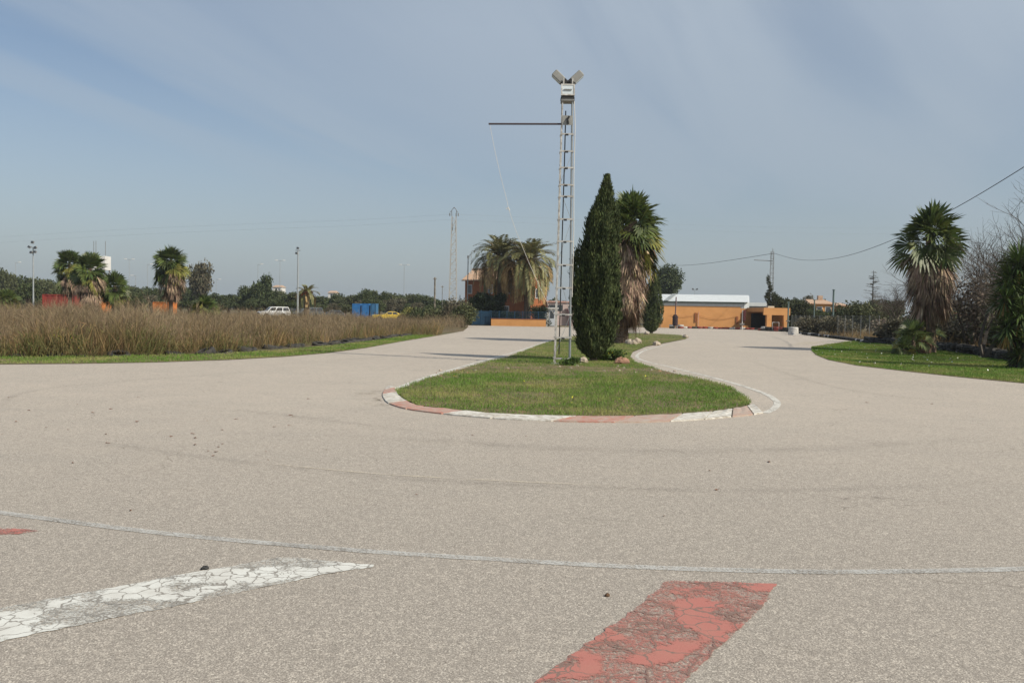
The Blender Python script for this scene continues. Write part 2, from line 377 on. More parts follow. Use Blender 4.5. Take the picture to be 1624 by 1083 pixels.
# ------------------------------------------------------------------ markings (sheets 4 mm above the track)
def smooth_path(p, k=4):
    out = []
    q = [p[0]] + list(p) + [p[-1]]
    for i in range(1, len(q) - 2):
        for j in range(k):
            t = j / k; a, b, c, d = (np.array(v, float) for v in q[i - 1:i + 3])
            out.append(tuple(0.5 * ((2 * b) + (-a + c) * t + (2 * a - 5 * b + 4 * c - d) * t * t + (-a + 3 * b - 3 * c + d) * t ** 3)))
    out.append(tuple(p[-1])); return out
def strip(name, path, w, m, dz=0.004, k=5, w2=None, parent=TRACK):
    p = smooth_path(path, k); n = len(p); V = []; Fs = []
    for i in range(n):
        a = np.array(p[max(i - 1, 0)]); b = np.array(p[min(i + 1, n - 1)]); d = b - a; d = d / (np.linalg.norm(d) + 1e-9); nn = np.array((-d[1], d[0]))
        ww = w if w2 is None else w + (w2 - w) * i / (n - 1)
        for s in (-0.5, 0, 0.5): q = np.array(p[i]) + nn * ww * s; V.append((q[0], q[1], g(q[1]) + dz))
    Fs = [(3 * i + j, 3 * i + 1 + j, 3 * i + 4 + j, 3 * i + 3 + j) for i in range(n - 1) for j in (0, 1)]
    o = npmesh(name, V, Fs, m, parent); fa_ = o.data.attributes.new('fade', 'FLOAT', 'POINT')
    fa_.data.foreach_set('value', [v * min(1, i / 6, (n - 1 - i) / 6) for i in range(n) for v in (0.0, 1.0, 0.0)]); return o
def patch(name, poly, m, dz=0.004):
    if m in (A_WHITE, A_RED):                  # ragged painted edge
        rj = random.Random(len(poly)); q = []
        for i in range(len(poly)):
            a, b = np.array(poly[i]), np.array(poly[(i + 1) % len(poly)]); k = max(1, int(np.linalg.norm(b - a) / .025)); nn = np.array((-(b - a)[1], (b - a)[0])) / (np.linalg.norm(b - a) + 1e-9); w_ = 0
            for j in range(k): w_ = w_ * .4 + rj.gauss(0, .005); q.append(tuple(a + (b - a) * j / k + nn * w_))
        poly = q
    c = np.mean(np.array(poly), axis=0); n = len(poly)
    V = [(p[0], p[1], g(p[1]) + dz) for p in poly] + [(c[0], c[1], g(c[1]) + dz)]
    if m not in (A_DUST, A_PALEM): return npmesh(name, V[:-1], [tuple(range(n))], m, TRACK)
    o = npmesh(name, V, [(i, (i + 1) % n, n) for i in range(n)], m, TRACK); fa_ = o.data.attributes.new('fade', 'FLOAT', 'POINT'); fa_.data.foreach_set('value', [0.0] * n + [1.0]); return o
strip('thin_line', P([(-90, 800), (0, 813), (100, 826), (200, 839), (300, 850), (420, 861), (580, 874), (700, 882), (870, 892), (1000, 899), (1150, 904), (1300, 907), (1450, 906), (1600, 903), (1720, 899)]), 0.085, A_LINE)
a = P([(0, 965), (111, 944), (199, 928), (277, 913), (369, 898), (440, 884.5), (480, 885), (536, 891), (591, 896)]); b = P([(591, 900), (536, 907), (443, 926), (351, 946), (259, 965), (148, 987), (74, 1002), (0, 1018)])
patch('white_stripe', [at(-160, 996)] + a + b + [at(-160, 1052)], A_WHITE)
patch('red_stripe', P([(1058, 921), (1145, 923), (1231, 926), (1209, 963), (1116, 1049), (1081, 1083), (1030, 1130), (790, 1130), (847, 1083), (940, 1014), (1010, 963)]), A_RED)
patch('red_stripe', P([(-60, 836), (0, 838), (40, 839), (62, 842), (30, 847), (0, 848), (-60, 850)]), A_RED)
strip('edge_line', P([(1214, 655), (1227, 648.6), (1233, 640), (1229, 634), (1216, 625.6), (1187, 615), (1145, 602.6), (1103, 592), (1061, 581.7), (1024, 573), (1011, 567), (1013, 561), (1028, 554), (1060, 546)]), 0.125, A_EDGE)
strip('edge_line', P([(616, 621), (643, 610.5), (676, 598.5), (718, 586), (756, 575), (808, 561)]), 0.13, A_EDGE)
strip('edge_line', P([(808, 561), (840, 551), (870, 540)]), 0.12, A_EDGE)
strip('tyre_mark', P([(422, 587), (345, 594), (259, 600), (129, 610), (65, 618), (26, 627), (8, 638), (4, 652)]), 0.22, A_TYREMARK, 0.005)
strip('tyre_mark', P([(142, 698), (194, 706), (259, 717), (345, 728), (431, 739), (560, 752), (690, 763), (850, 770), (1020, 776), (1200, 778), (1400, 774), (1624, 762)]), 0.26, A_TYREMARK, 0.005)
strip('tyre_mark', P([(500, 689), (700, 700), (900, 712), (1150, 716), (1400, 706), (1624, 690)]), 0.5, A_TYREMARK, 0.006)
strip('tyre_mark', P([(250, 640), (420, 655), (560, 672), (700, 690)]), 0.35, A_TYREMARK, 0.007)
strip('tyre_mark', P([(1624, 640), (1450, 632), (1330, 615), (1240, 590), (1180, 568)]), 0.35, A_TYREMARK, 0.005)
strip('tyre_mark', P([(700, 556), (600, 566), (480, 574)]), 0.4, A_TYREMARK, 0.006)
strip('scrape_mark', P([(380, 731), (480, 741), (600, 752), (700, 758), (860, 766), (1000, 772)]), 0.05, A_PALEM, 0.007)
patch('dirt_patch', P([(560, 618), (590, 614), (612, 618), (604, 630), (612, 642), (640, 650), (620, 654), (585, 647), (558, 632)]), A_DUST, 0.008)
patch('pale_mark', P([(1240, 549), (1275, 541), (1330, 541), (1300, 546)]), A_PALEM, 0.008)

# ------------------------------------------------------------------ kerb round the island
rng = random.Random(5)
NPR = np.random.default_rng(7)
K_W = mat('kerb_white', (0.70, 0.68, 0.62), 0.85, col2=(0.40, 0.36, 0.30), scale=9, bump=0.4, bscale=60)
K_R = mat('kerb_red', (0.46, 0.21, 0.16), 0.85, col2=(0.44, 0.35, 0.29), scale=9, bump=0.4, bscale=60)
K_B = mat('kerb_bare', (0.44, 0.29, 0.23), 0.9, col2=(0.44, 0.38, 0.32), scale=7, bump=0.4, bscale=60)
ki = [(622, 613), (630, 619), (634, 627), (643, 634), (664, 644.5), (706, 649.5), (747, 654), (789, 658), (873, 661), (936, 662), (999, 661), (1049, 659), (1103, 656), (1137, 653), (1175, 646.5), (1193, 641.5)]
ko = [(613, 615), (607, 625), (609, 633), (618, 641), (648, 650), (706, 657.5), (747, 661.5), (806, 666), (873, 668.5), (932, 670), (999, 670.5), (1057, 669), (1108, 666), (1145, 663), (1187, 659), (1211, 655)]
KI = smooth_path(P(ki), 8); KO = smooth_path(P(ko), 8)
def arc(path, t):
    p = np.array(path); s = np.concatenate([[0], np.cumsum(np.linalg.norm(np.diff(p, axis=0), axis=1))]); u = t * s[-1]
    return np.array([np.interp(u, s, p[:, 0]), np.interp(u, s, p[:, 1])])
KERB = thing('kerb', 'low kerb of red and white painted blocks round the front of the grass island', 'kerb', (0, 0, 0))
seq = [(0.0, 0.05, K_W), (0.05, 0.13, K_R), (0.13, 0.20, K_W), (0.20, 0.275, K_W), (0.275, 0.355, K_R), (0.355, 0.435, K_R), (0.435, 0.52, K_W), (0.52, 0.61, K_W), (0.61, 0.70, K_R), (0.70, 0.785, K_B), (0.785, 0.85, K_W), (0.85, 0.91, K_W), (0.91, 0.965, K_B), (0.965, 1.0, K_W)]
for t0, t1, m in seq:
    V = []; n = 5
    for i in range(n):
        t = t0 + 0.0015 + (t1 - t0 - 0.004) * i / (n - 1); pi_, po = arc(KI, t), arc(KO, t)
        pi_ = pi_ - (pi_ - po) * 0.12
        h = 0.032 + rng.uniform(-0.005, 0.005); q = po + (pi_ - po) * 0.14; r_ = po + (pi_ - po) * 0.6
        V += [(po[0], po[1], -0.02), (po[0], po[1], 0.02), (q[0], q[1], 0.022), (r_[0], r_[1], h), (pi_[0], pi_[1], h), (pi_[0], pi_[1], -0.02)]
    Fs = [(6 * i + j, 6 * i + 6 + j, 6 * i + 7 + j, 6 * i + 1 + j) for i in range(n - 1) for j in range(5)]
    Fs += [tuple(range(6)), tuple(range(6 * n - 1, 6 * n - 7, -1))]
    npmesh('kerb_block', V, Fs, m, KERB)

# ------------------------------------------------------------------ plant kit
def orient(d, upish):
    d = d / (np.linalg.norm(d, axis=-1, keepdims=True) + 1e-9)
    y = np.cross(upish, d); y = y / (np.linalg.norm(y, axis=-1, keepdims=True) + 1e-9)
    return d, y, np.cross(d, y)
def kites(pos, d, side, ln, w, bend=None, mid_=0.5):
    """long diamond leaves: pos start, d direction, side vector; all (n,3); ln,w (n,)"""
    n = len(pos); ln = np.broadcast_to(ln, n)[:, None]; w = np.broadcast_to(w, n)[:, None]
    mid = pos + d * ln * mid_ + (0 if bend is None else bend * mid_ * .3); tip = pos + d * ln
    if bend is not None: tip = tip + bend
    V = np.stack([pos, mid - side * w, tip, mid + side * w], 1).reshape(-1, 3)
    Fq = np.arange(4 * n).reshape(n, 4); return V, Fq
class LF:                        # collects foliage arrays
    def __init__(s): s.V = []; s.F = []; s.n = 0
    def add(s, V, Fq): s.V.append(V); s.F.append(Fq + s.n); s.n += len(V)
    def build(s, name, m, parent): return npmesh(name, np.concatenate(s.V), np.concatenate(s.F), m, parent)
def rdir(r, n):
    v = r.normal(size=(n, 3)); return v / np.linalg.norm(v, axis=1, keepdims=True)
def cloud(r, blobs, n, size, flat=0.0):
    """leaf clumps through ellipsoids: blobs (cx,cy,cz,rx,ry,rz)"""
    B = np.array(blobs, float); vol = B[:, 3] * B[:, 4] * B[:, 5]; k = r.choice(len(B), n, p=vol ** 0.8 / (vol ** 0.8).sum())
    u = rdir(r, n); rad = r.random(n) ** 0.45 * (1 + 0.12 * r.normal(size=n))
    pos = B[k, :3] + u * B[k, 3:] * rad[:, None]
    d = rdir(r, n); d[:, 2] *= 1 - flat; d += u * 0.6; d, s_, _ = orient(d, rdir(r, n))
    sz = size * r.uniform(0.5, 1.3, n)
    return kites(pos, d, s_, sz, sz * 0.38)
def blobs_crown(r, n, rx, rz, cz, br):
    out = []
    for i in range(n):
        u = rdir(r, 1)[0]; q = r.random() ** 0.4; out.append((u[0] * rx * q, u[1] * rx * q, cz + u[2] * rz * q, *(br * r.uniform(0.6, 1.15) * np.array([1, 1, 0.8]))))
    return out
BARK = mat('bark', (0.12, 0.095, 0.07), 0.95, var=0.5, scale=8, bump=0.6, bscale=20)
BARKG = mat('grey_bark', (0.105, 0.09, 0.075), 0.95, var=0.4, scale=8)
TRUNKP = mat('palm_trunk', (0.23, 0.17, 0.12), 0.95, var=0.5, scale=9, bump=0.7, bscale=14)
G_FAR = mat('far_foliage', (0.085, 0.105, 0.040), 0.85, col2=(0.055, 0.072, 0.030), scale=0.6, island=0.45, trans=0.15)
G_FAR2 = mat('far_foliage_olive', (0.115, 0.125, 0.055), 0.85, col2=(0.075, 0.088, 0.038), scale=0.6, island=0.45, trans=0.15)
G_FAR3 = mat('far_foliage_grey', (0.15, 0.13, 0.085), 0.85, col2=(0.10, 0.10, 0.06), scale=0.6, island=0.4, trans=0.15)
G_PINE = mat('pine_foliage', (0.085, 0.11, 0.045), 0.85, col2=(0.05, 0.07, 0.03), scale=0.8, island=0.5, trans=0.12)
G_CYP = mat('cypress_foliage', (0.082, 0.105, 0.036), 0.85, col2=(0.042, 0.060, 0.022), scale=2.5, island=0.5, trans=0.1)
G_CYPB = mat('cypress_shade_core', (0.018, 0.022, 0.010), 0.95)
G_FAN = mat('fan_palm_leaf', (0.11, 0.145, 0.032), 0.5, col2=(0.06, 0.092, 0.024), scale=1.3, island=0.45, spec=0.5, trans=0.22)
G_FANY = mat('yellow_fan_leaf', (0.28, 0.25, 0.06), 0.6, col2=(0.16, 0.17, 0.04), scale=1.3, island=0.35, trans=0.2)
G_DEAD = mat('dead_palm_leaf', (0.42, 0.32, 0.22), 0.9, col2=(0.21, 0.145, 0.10), scale=2.5, island=0.65, trans=0.1)
G_PHX = mat('date_palm_leaf', (0.28, 0.265, 0.105), 0.55, col2=(0.15, 0.155, 0.06), scale=0.9, island=0.35, spec=0.45, trans=0.2)
G_PHXY = mat('yellow_date_leaf', (0.52, 0.37, 0.17), 0.7, col2=(0.28, 0.19, 0.09), scale=0.9, island=0.35, trans=0.2)
G_DATE = mat('date_fruit', (0.50, 0.15, 0.04), 0.7, var=0.4, scale=6)
G_YUC = mat('yucca_leaf', (0.10, 0.15, 0.04), 0.5, col2=(0.055, 0.095, 0.026), scale=1.5, island=0.4, spec=0.5, trans=0.15)
G_IVY = mat('ivy_leaf', (0.045, 0.06, 0.022), 0.7, col2=(0.07, 0.075, 0.03), scale=0.9, island=0.5, trans=0.12)
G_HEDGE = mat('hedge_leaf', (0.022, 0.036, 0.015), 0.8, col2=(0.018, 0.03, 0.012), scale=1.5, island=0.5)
G_TW = mat('twiggy_thicket', (0.24, 0.20, 0.155), .9, col2=(0.15, .12, .09), scale=1.2, island=.4)
G_WD = mat('dark_weed_bush', (0.085, 0.085, 0.03), .9, col2=(0.05, .055, .02), scale=2, island=.45)
G_WEED = mat('weed_leaf', (0.10, 0.16, 0.035), 0.7, col2=(0.07, 0.11, 0.03), scale=3, island=0.4, trans=0.25)
G_FLOW = mat('yellow_flower', (0.70, 0.62, 0.05), 0.7, island=0.2)
G_WFLOW = mat('white_flower', (0.75, 0.75, 0.68), 0.7)
G_TWIG = mat('bare_twig', (0.095, 0.075, 0.06), 0.9, var=0.35, scale=4)

def trunk_mb(h, r0, r1, lean=(0, 0), n=8, k=5, wob=0.03, r=random):
    mb = MB(); pts = []; rad = []
    for i in range(k + 1):
        t = i / k; pts.append((lean[0] * t + r.uniform(-wob, wob) * (i > 0), lean[1] * t + r.uniform(-wob, wob) * (i > 0), h * t - (0.1 if i == 0 else 0))); rad.append(r0 + (r1 - r0) * t ** 0.8)
    mb.tube(pts, rad, n); return mb
def add_limbs(mb, h0, tops, r0=0.12):
    for (x, y, z) in tops: mb.tube([(0, 0, h0), (x * 0.45, y * 0.45, h0 + (z - h0) * 0.6), (x, y, z)], [r0, r0 * 0.6, r0 * 0.25], 5)
def broad_tree(name, label, cat, loc, h, w, m, seed, nl=3500, leaf=0.4, trunk=0.25, nb=14, group=None, rz=0.0, br=0.42):
    r = np.random.default_rng(seed); rr = random.Random(seed)
    o = thing(name, label, cat, loc, rz, group)
    cz = h * (0.5 + trunk / 2); bl = blobs_crown(r, nb, w * 0.30, h * (1 - trunk) * 0.30, cz, w * 0.5 * br)
    mb = trunk_mb(h * 0.55, 0.035 * h, 0.018 * h, r=rr); add_limbs(mb, h * trunk * 0.8, [(b[0] * 0.9, b[1] * 0.9, b[2]) for b in bl[:6]], 0.018 * h)
    mb.build('trunk', BARK, o)
    lf = LF(); lf.add(*cloud(r, bl, nl, leaf)); lf.build('crown', m, o); return o

def fan_leaf_arrays(r, pos, d, R_, nseg, spread, droop, fold=0.0, curl=0.12, roll=0.0):
    """one fan leaf: blade centre pos, direction d"""
    upish = np.array([0, 0, 1.0]) if abs(d[2]) < 0.97 else np.array([1.0, 0, 0])
    x, y, z = orient(d[None], upish[None]); x, y, z = x[0], y[0], z[0]
    y, z = y * math.cos(roll) + z * math.sin(roll), z * math.cos(roll) - y * math.sin(roll)
    a = np.linspace(-spread, spread, nseg) + r.normal(size=nseg) * 0.02
    rr = R_ * (0.80 + 0.2 * np.cos(a)) * r.uniform(0.92, 1.06, nseg)
    dirs = np.cos(a)[:, None] * x + np.sin(a)[:, None] * y
    lift = np.abs(np.sin(a))[:, None] * z * fold
    dirs = dirs + lift; dirs /= np.linalg.norm(dirs, axis=1, keepdims=True)
    step = 2 * spread / nseg; w = rr * 0.64 * math.tan(step / 2) * 0.97
    nrm = np.cross(dirs, y[None]); side = np.cross(dirs, z[None] + 0 * dirs); side /= np.linalg.norm(side, axis=1, keepdims=True) + 1e-9
    P0 = np.repeat(pos[None], nseg, 0)
    bend = np.zeros((nseg, 3)); bend[:, 2] = -droop * rr * r.uniform(0.6, 1.4, nseg)
    return kites(P0, dirs, side, rr, w, bend, 0.64)
def fan_palm(name, label, loc, h, crown, seed, nleaf=55, R_=0.95, trunk_r=0.2, skirt=0.35, group=None, nseg=22, yellow=0.2, skirt_w=1.0, lowest=-55, boots=False, ndead=None, lean=0.0, clen=None):
    """h: height of the growing point; crown: petiole length"""
    r = np.random.default_rng(seed); rr = random.Random(seed); o = thing(name, label, 'palm tree', loc, 0, group)
    mb = MB(); k = 14; pts = []; rad = []
    for i in range(k + 1):
        t = i / k; pts.append((rr.uniform(-.01, .01) + lean * t * t, rr.uniform(-.01, .01), h * t - 0.1)); rad.append(trunk_r * (1.3 - 0.35 * min(1, t * 4)) * rr.uniform(0.94, 1.06))
    mb.tube(pts, rad, 12); mb.build('trunk', TRUNKP, o)
    live = LF(); yel = LF(); pet = MB()
    for i in range(nleaf):
        t = (i + 0.5) / nleaf; el = R(86 + (lowest - 86) * t ** 0.9 + r.normal() * 6); az = i * 2.39996 + r.normal() * 0.2
        d = np.array([math.cos(el) * math.cos(az), math.cos(el) * math.sin(az), math.sin(el)])
        pl = crown * (0.55 + 0.5 * t) * r.uniform(0.6, 1.25)
        p0 = np.array([lean, 0, h - (clen or 0.5 * crown) * t ** 1.3]); p1 = p0 + d * pl; p1[2] -= 0.12 * pl * math.cos(el)
        pet.tube([p0, (p0 + p1) / 2 + np.array([0, 0, 0.05]), p1], [0.028, 0.02, 0.014], 3, False)
        dd = d.copy(); be = el - R(8 + 38 * t) + R(16) * r.normal(); dd = np.array([math.cos(be) * math.cos(az), math.cos(be) * math.sin(az), math.sin(be)]) + r.normal(size=3) * 0.12; dd /= np.linalg.norm(dd)
        V, Fq = fan_leaf_arrays(r, p1, dd, R_ * r.uniform(0.85, 1.1), nseg, R(r.uniform(75, 105)), 0.08 + 0.2 * t, fold=r.uniform(0.1, 0.45), roll=R(38) * r.normal())
        (yel if (t > 0.6 and r.random() < yellow) else live).add(V, Fq)
    pet.build('leaf_stalks', G_FAN, o); live.build('crown', G_FAN, o)
    if yel.n: yel.build('yellow_leaves', G_FANY, o)
    if skirt > 0:
        sk = LF(); nd = ndead or int(40 * skirt / 0.35); zl = h * (1 - skirt)
        for i in range(nd):
            t = r.random(); z = h - 0.3 - (clen or 0) * .35 - (h - zl - 0.6 - (clen or 0) * .35) * t * 0.95; az = r.random() * 2 * PI; el = R(-36 - 30 * t + r.normal() * 9)
            d = np.array([math.cos(el) * math.cos(az), math.cos(el) * math.sin(az), math.sin(el)])
            p0 = np.array([math.cos(az) * trunk_r + lean * (z / h) ** 2, math.sin(az) * trunk_r, z]); pl = crown * 0.8 * skirt_w * r.uniform(0.45, 1.1) * (1.1 - 0.25 * t)
            p1 = p0 + d * pl
            V, Fq = kites(np.array([p0]), d[None], np.array([[-math.sin(az), math.cos(az), 0]]), np.array([pl]), 0.03); sk.add(V, Fq)
            V, Fq = fan_leaf_arrays(r, p1, d * np.array([0.35, 0.35, 1]) / np.linalg.norm(d * np.array([0.35, 0.35, 1])), R_ * r.uniform(0.7, 1.05), 12, R(r.uniform(18, 42)), 0.25, fold=0.3); sk.add(V, Fq)
        sk.build('dead_leaf_skirt', G_DEAD, o)
    if boots:
        sk = LF()
        for i in range(260):
            z = r.random() * h * 0.42; az = i * 2.39996; d = np.array([math.cos(az), math.sin(az), 0.9]); q = trunk_r * 1.15
            V, Fq = kites(np.array([[math.cos(az) * q * 0.8, math.sin(az) * q * 0.8, z]]), (d / np.linalg.norm(d))[None], np.array([[-math.sin(az), math.cos(az), 0]]), np.array([0.26]), 0.055); sk.add(V, Fq)
        sk.build('leaf_bases', TRUNKP, o)
    return o
def date_palm(name, label, loc, h, FL, seed, nf=80, group=None):
    r = np.random.default_rng(seed); rr = random.Random(seed); o = thing(name, label, 'palm tree', loc, 0, group)
    trunk_mb(h, 0.42, 0.36, n=12, k=10, wob=0.02, r=rr).build('trunk', TRUNKP, o)
    gr = LF(); ye = LF(); rib = MB()
    for i in range(nf):
        t = (i + 0.5) / nf; el = R(86 - 132 * t ** 0.95 + r.normal() * 5); az = i * 2.39996 + r.normal() * 0.15
        hd = np.array([math.cos(az), math.sin(az), 0]); L_ = FL * r.uniform(0.85, 1.08) * (0.75 + 0.5 * t); n = 16
        p = np.array([0, 0, h]) + hd * 0.2; pts = [p]; e = el; ds = []
        bendr = R(5.2 + 3.6 * t) * r.uniform(0.8, 1.3)
        for j in range(n):
            dvec = hd * math.cos(e) + np.array([0, 0, math.sin(e)]); p = p + dvec * L_ / n; pts.append(p); ds.append(dvec); e = max(e - bendr * (0.4 + 1.1 * j / n), R(-86))
        rib.tube([pts[0], pts[5], pts[10], pts[-1]], [0.045, 0.03, 0.018, 0.006], 3, False)
        side = np.array([-math.sin(az), math.cos(az), 0])
        tgt = ye if (t > 0.58 and r.random() < 0.7) else gr
        m_ = 34; q = np.linspace(0.14, 0.99, m_); idx = q * n; i0 = np.minimum(idx.astype(int), n - 1)
        PP = np.array(pts)[i0] + np.array(ds)[i0] * (idx - i0)[:, None] * L_ / n; DD = np.array(ds)[i0]
        for sgn in (-1, 1):
            nz = np.cross(side, DD); nz *= np.sign(nz[:, 2:3] + 1e-6)
            ld = DD * 0.62 + side * sgn * 0.75 + nz * 0.22 + r.normal(size=(m_, 3)) * 0.07; ld[:, 2] -= 0.25
            ld /= np.linalg.norm(ld, axis=1, keepdims=True); ll = 0.62 * FL / 4 * np.sin(np.clip(q * 2.9, 0.5, 2.75)) + 0.12
            sd = np.cross(ld, nz); sd /= np.linalg.norm(sd, axis=1, keepdims=True) + 1e-9
            V, Fq = kites(PP, ld, sd, ll, 0.055); tgt.add(V, Fq)
    rib.build('leaf_ribs', G_PHXY, o); gr.build('crown', G_PHX, o); ye.build('yellow_leaves', G_PHXY, o)
    dt = LF(); bl = []
    for i in range(7): a = i * 0.9 + 0.4; bl.append((0.55 * math.cos(a), 0.55 * math.sin(a), h - 0.25 + 0.2 * math.sin(3 * a), 0.32, 0.32, 0.26))
    dt.add(*cloud(r, bl, 900, 0.14)); dt.build('date_clusters', G_DATE, o)
    return o
def cypress(name, label, loc, h, w, seed, n=26000, leaf=0.13, lean=0.0, clen=None):
    r = np.random.default_rng(seed); o = thing(name, label, 'tree', loc, 0)
    def prof(t): return np.interp(t, [0, 0.03, 0.08, 0.24, 0.41, 0.58, 0.74, 0.84, 0.91, 0.95, 1.0], [0.30, 0.50, 0.72, 1.0, 1.0, 0.86, 0.66, 0.44, 0.25, 0.13, 0.0])
    ph = r.uniform(0, 2 * PI, 5)
    def lump(t, a): return 1 + 0.11 * np.sin(3 * a + 9 * t + ph[0]) + 0.09 * np.sin(5 * a - 17 * t + ph[1]) + 0.06 * np.sin(9 * a + 4 * t + ph[2]) + 0.04 * np.sin(13 * a + 31 * t + ph[3])
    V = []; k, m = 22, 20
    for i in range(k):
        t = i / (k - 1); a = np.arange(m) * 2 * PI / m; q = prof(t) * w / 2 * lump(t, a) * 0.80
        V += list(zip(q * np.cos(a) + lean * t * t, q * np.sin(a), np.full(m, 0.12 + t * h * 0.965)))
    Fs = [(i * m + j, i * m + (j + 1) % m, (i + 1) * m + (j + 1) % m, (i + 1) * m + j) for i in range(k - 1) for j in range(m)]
    core = npmesh('crown_shade_core', V, Fs, G_CYPB, o)  # added near-black inner body that blocks light through the foliage
    MB().tube([(0, 0, -0.1), (0, 0, h * 0.3)], [0.14, 0.1], 8).build('trunk', BARK, o)
    t = np.concatenate([1 - np.sqrt(1 - r.random(n) * 0.995), r.random(n // 6)]) if False else r.beta(1.05, 1.35, n)
    a = r.random(n) * 2 * PI
    # sprays: upright tongues that stand off the surface
    ns = 260; st = r.beta(1.0, 1.3, ns); sa = r.random(ns) * 2 * PI
    kk = r.choice(ns, n); use = r.random(n) < 0.6
    tt = np.where(use, st[kk] + np.abs(r.normal(size=n)) * 0.045, t); aa = np.where(use, sa[kk] + r.normal(size=n) * 0.10, a)
    tt = np.clip(tt, 0.0, 0.995); off = np.where(use, 0.07 + (0.05 * np.sin(kk * 12.9) + 0.07 * (kk % 17 == 0)) + 0.02 * r.normal(size=n), 0)
    q = prof(tt) * w / 2 * lump(tt, aa) * (0.86 + 0.13 * r.random(n)) + off * np.clip(prof(tt) * 1.6, 0.15, 1) + r.normal(size=n) * 0.02
    pos = np.stack([q * np.cos(aa) + lean * tt * tt, q * np.sin(aa), 0.1 + tt * h], 1)
    outd = np.stack([np.cos(aa), np.sin(aa), np.zeros(n)], 1)
    d = outd * r.uniform(-0.05, 0.5, n)[:, None] + np.array([0, 0, 1.0]) + r.normal(size=(n, 3)) * 0.22
    d, s_, _ = orient(d, outd + r.normal(size=(n, 3)) * 0.7); sz = leaf * r.uniform(0.6, 1.4, n)
    lf = LF(); lf.add(*kites(pos, d, s_, sz, sz * 0.13)); lf.build('crown', G_CYP, o); return o
def bare_tree(name, label, loc, h, seed, spread=0.55, depth=6, group=None, sx=1.0, first=0.28, cat='tree', m=None, r0=None):
    rr = random.Random(seed); o = thing(name, label, cat, loc, 0, group); V = []; Fs = []
    mbt = MB()
    def seg(p, q, ra, rb, tgt):
        d = (q - p).normalized(); a = d.cross(Vector((0.3, 0.5, 0.8))).normalized(); b = d.cross(a); k = len(tgt[0])
        for c, rad in ((p, ra), (q, rb)):
            for j in range(3): t = 2.094 * j; tgt[0].append(tuple(c + (a * math.cos(t) + b * math.sin(t)) * rad))
        for j in range(3): tgt[1].append((k + j, k + (j + 1) % 3, k + 3 + (j + 1) % 3, k + 3 + j))
    T1 = ([], []); T2 = ([], [])
    def grow(p, d, ln, rad, lev):
        n = 3; q = p
        for i in range(n):
            d = (d + Vector((rr.gauss(0, .16), rr.gauss(0, .16), rr.gauss(0.02, .12)))).normalized(); q2 = q + d * ln / n
            seg(q, q2, rad * (1 - 0.15 * i), rad * (1 - 0.15 * (i + 1)), T1 if lev < 3 else T2); q = q2
            if lev < depth and i > 0 or (lev > 1 and lev < depth):
                dd = (d + Vector((rr.gauss(0, spread), rr.gauss(0, spread), rr.gauss(0.05, spread * 0.6)))).normalized()
                grow(q, dd, ln * rr.uniform(0.55, 0.8), rad * 0.5, lev + 1)
        if lev < depth:
            dd = (d + Vector((rr.gauss(0, spread * .6), rr.gauss(0, spread * .6), 0.1))).normalized(); grow(q, dd, ln * rr.uniform(0.6, 0.85), rad * 0.58, lev + 1)
    r0 = r0 or h * 0.013
    for k in range(3):
        a = k * 2.1 + rr.random(); grow(Vector((0, 0, -0.05)), Vector((math.cos(a) * 0.35 * sx, math.sin(a) * 0.35, 1)).normalized(), h * first, r0, 1)
    npmesh('trunk', T1[0], T1[1], m or BARKG, o); npmesh('twigs', T2[0], T2[1], m or G_TWIG, o); return o
def rosette_plant(name, label, loc, heads, L_, seed, n=90, dead=True):
    r = np.random.default_rng(seed); o = thing(name, label, 'plant', loc); mb = MB(); lf = LF(); dl = LF()
    for (x, y, z, s) in heads:
        mb.tube([(x * 0.2, y * 0.2, -0.1), (x * 0.6, y * 0.6, z * 0.5), (x, y, z)], [0.13, 0.09, 0.07], 7)
        u = rdir(r, n); u[:, 2] = u[:, 2] * 0.9 + 0.25; u /= np.linalg.norm(u, axis=1, keepdims=True)
        pos = np.array([x, y, z]) + u * 0.05 + np.stack([0 * u[:, 0], 0 * u[:, 0], -r.random(n) * 0.3], 1)
        side = np.cross(u, np.array([0, 0, 1.0])); side /= np.linalg.norm(side, axis=1, keepdims=True) + 1e-9
        b = np.zeros((n, 3)); b[:, 2] = -0.12 * L_ * (1 - u[:, 2])
        lf.add(*kites(pos, u, side, L_ * s * r.uniform(0.8, 1.1, n), 0.032, b))
        if dead and z > 0.8:
            m_ = 34; a = r.random(m_) * 2 * PI; u = np.stack([np.cos(a) * 0.45, np.sin(a) * 0.45, -np.ones(m_)], 1); u /= np.linalg.norm(u, axis=1, keepdims=True)
            pos = np.array([x, y, z - 0.2]) + u * 0.05; side = np.stack([-np.sin(a), np.cos(a), 0 * a], 1); dl.add(*kites(pos, u, side, L_ * r.uniform(0.7, 1.1, m_), 0.03))
    mb.build('stem', BARKG, o); lf.build('leaves', G_YUC, o)
    if dl.n: dl.build('dead_leaves', mat('dead_yucca_leaf', (0.38, 0.27, 0.09), 0.9, var=0.4, scale=3, island=0.35), o)
    return o
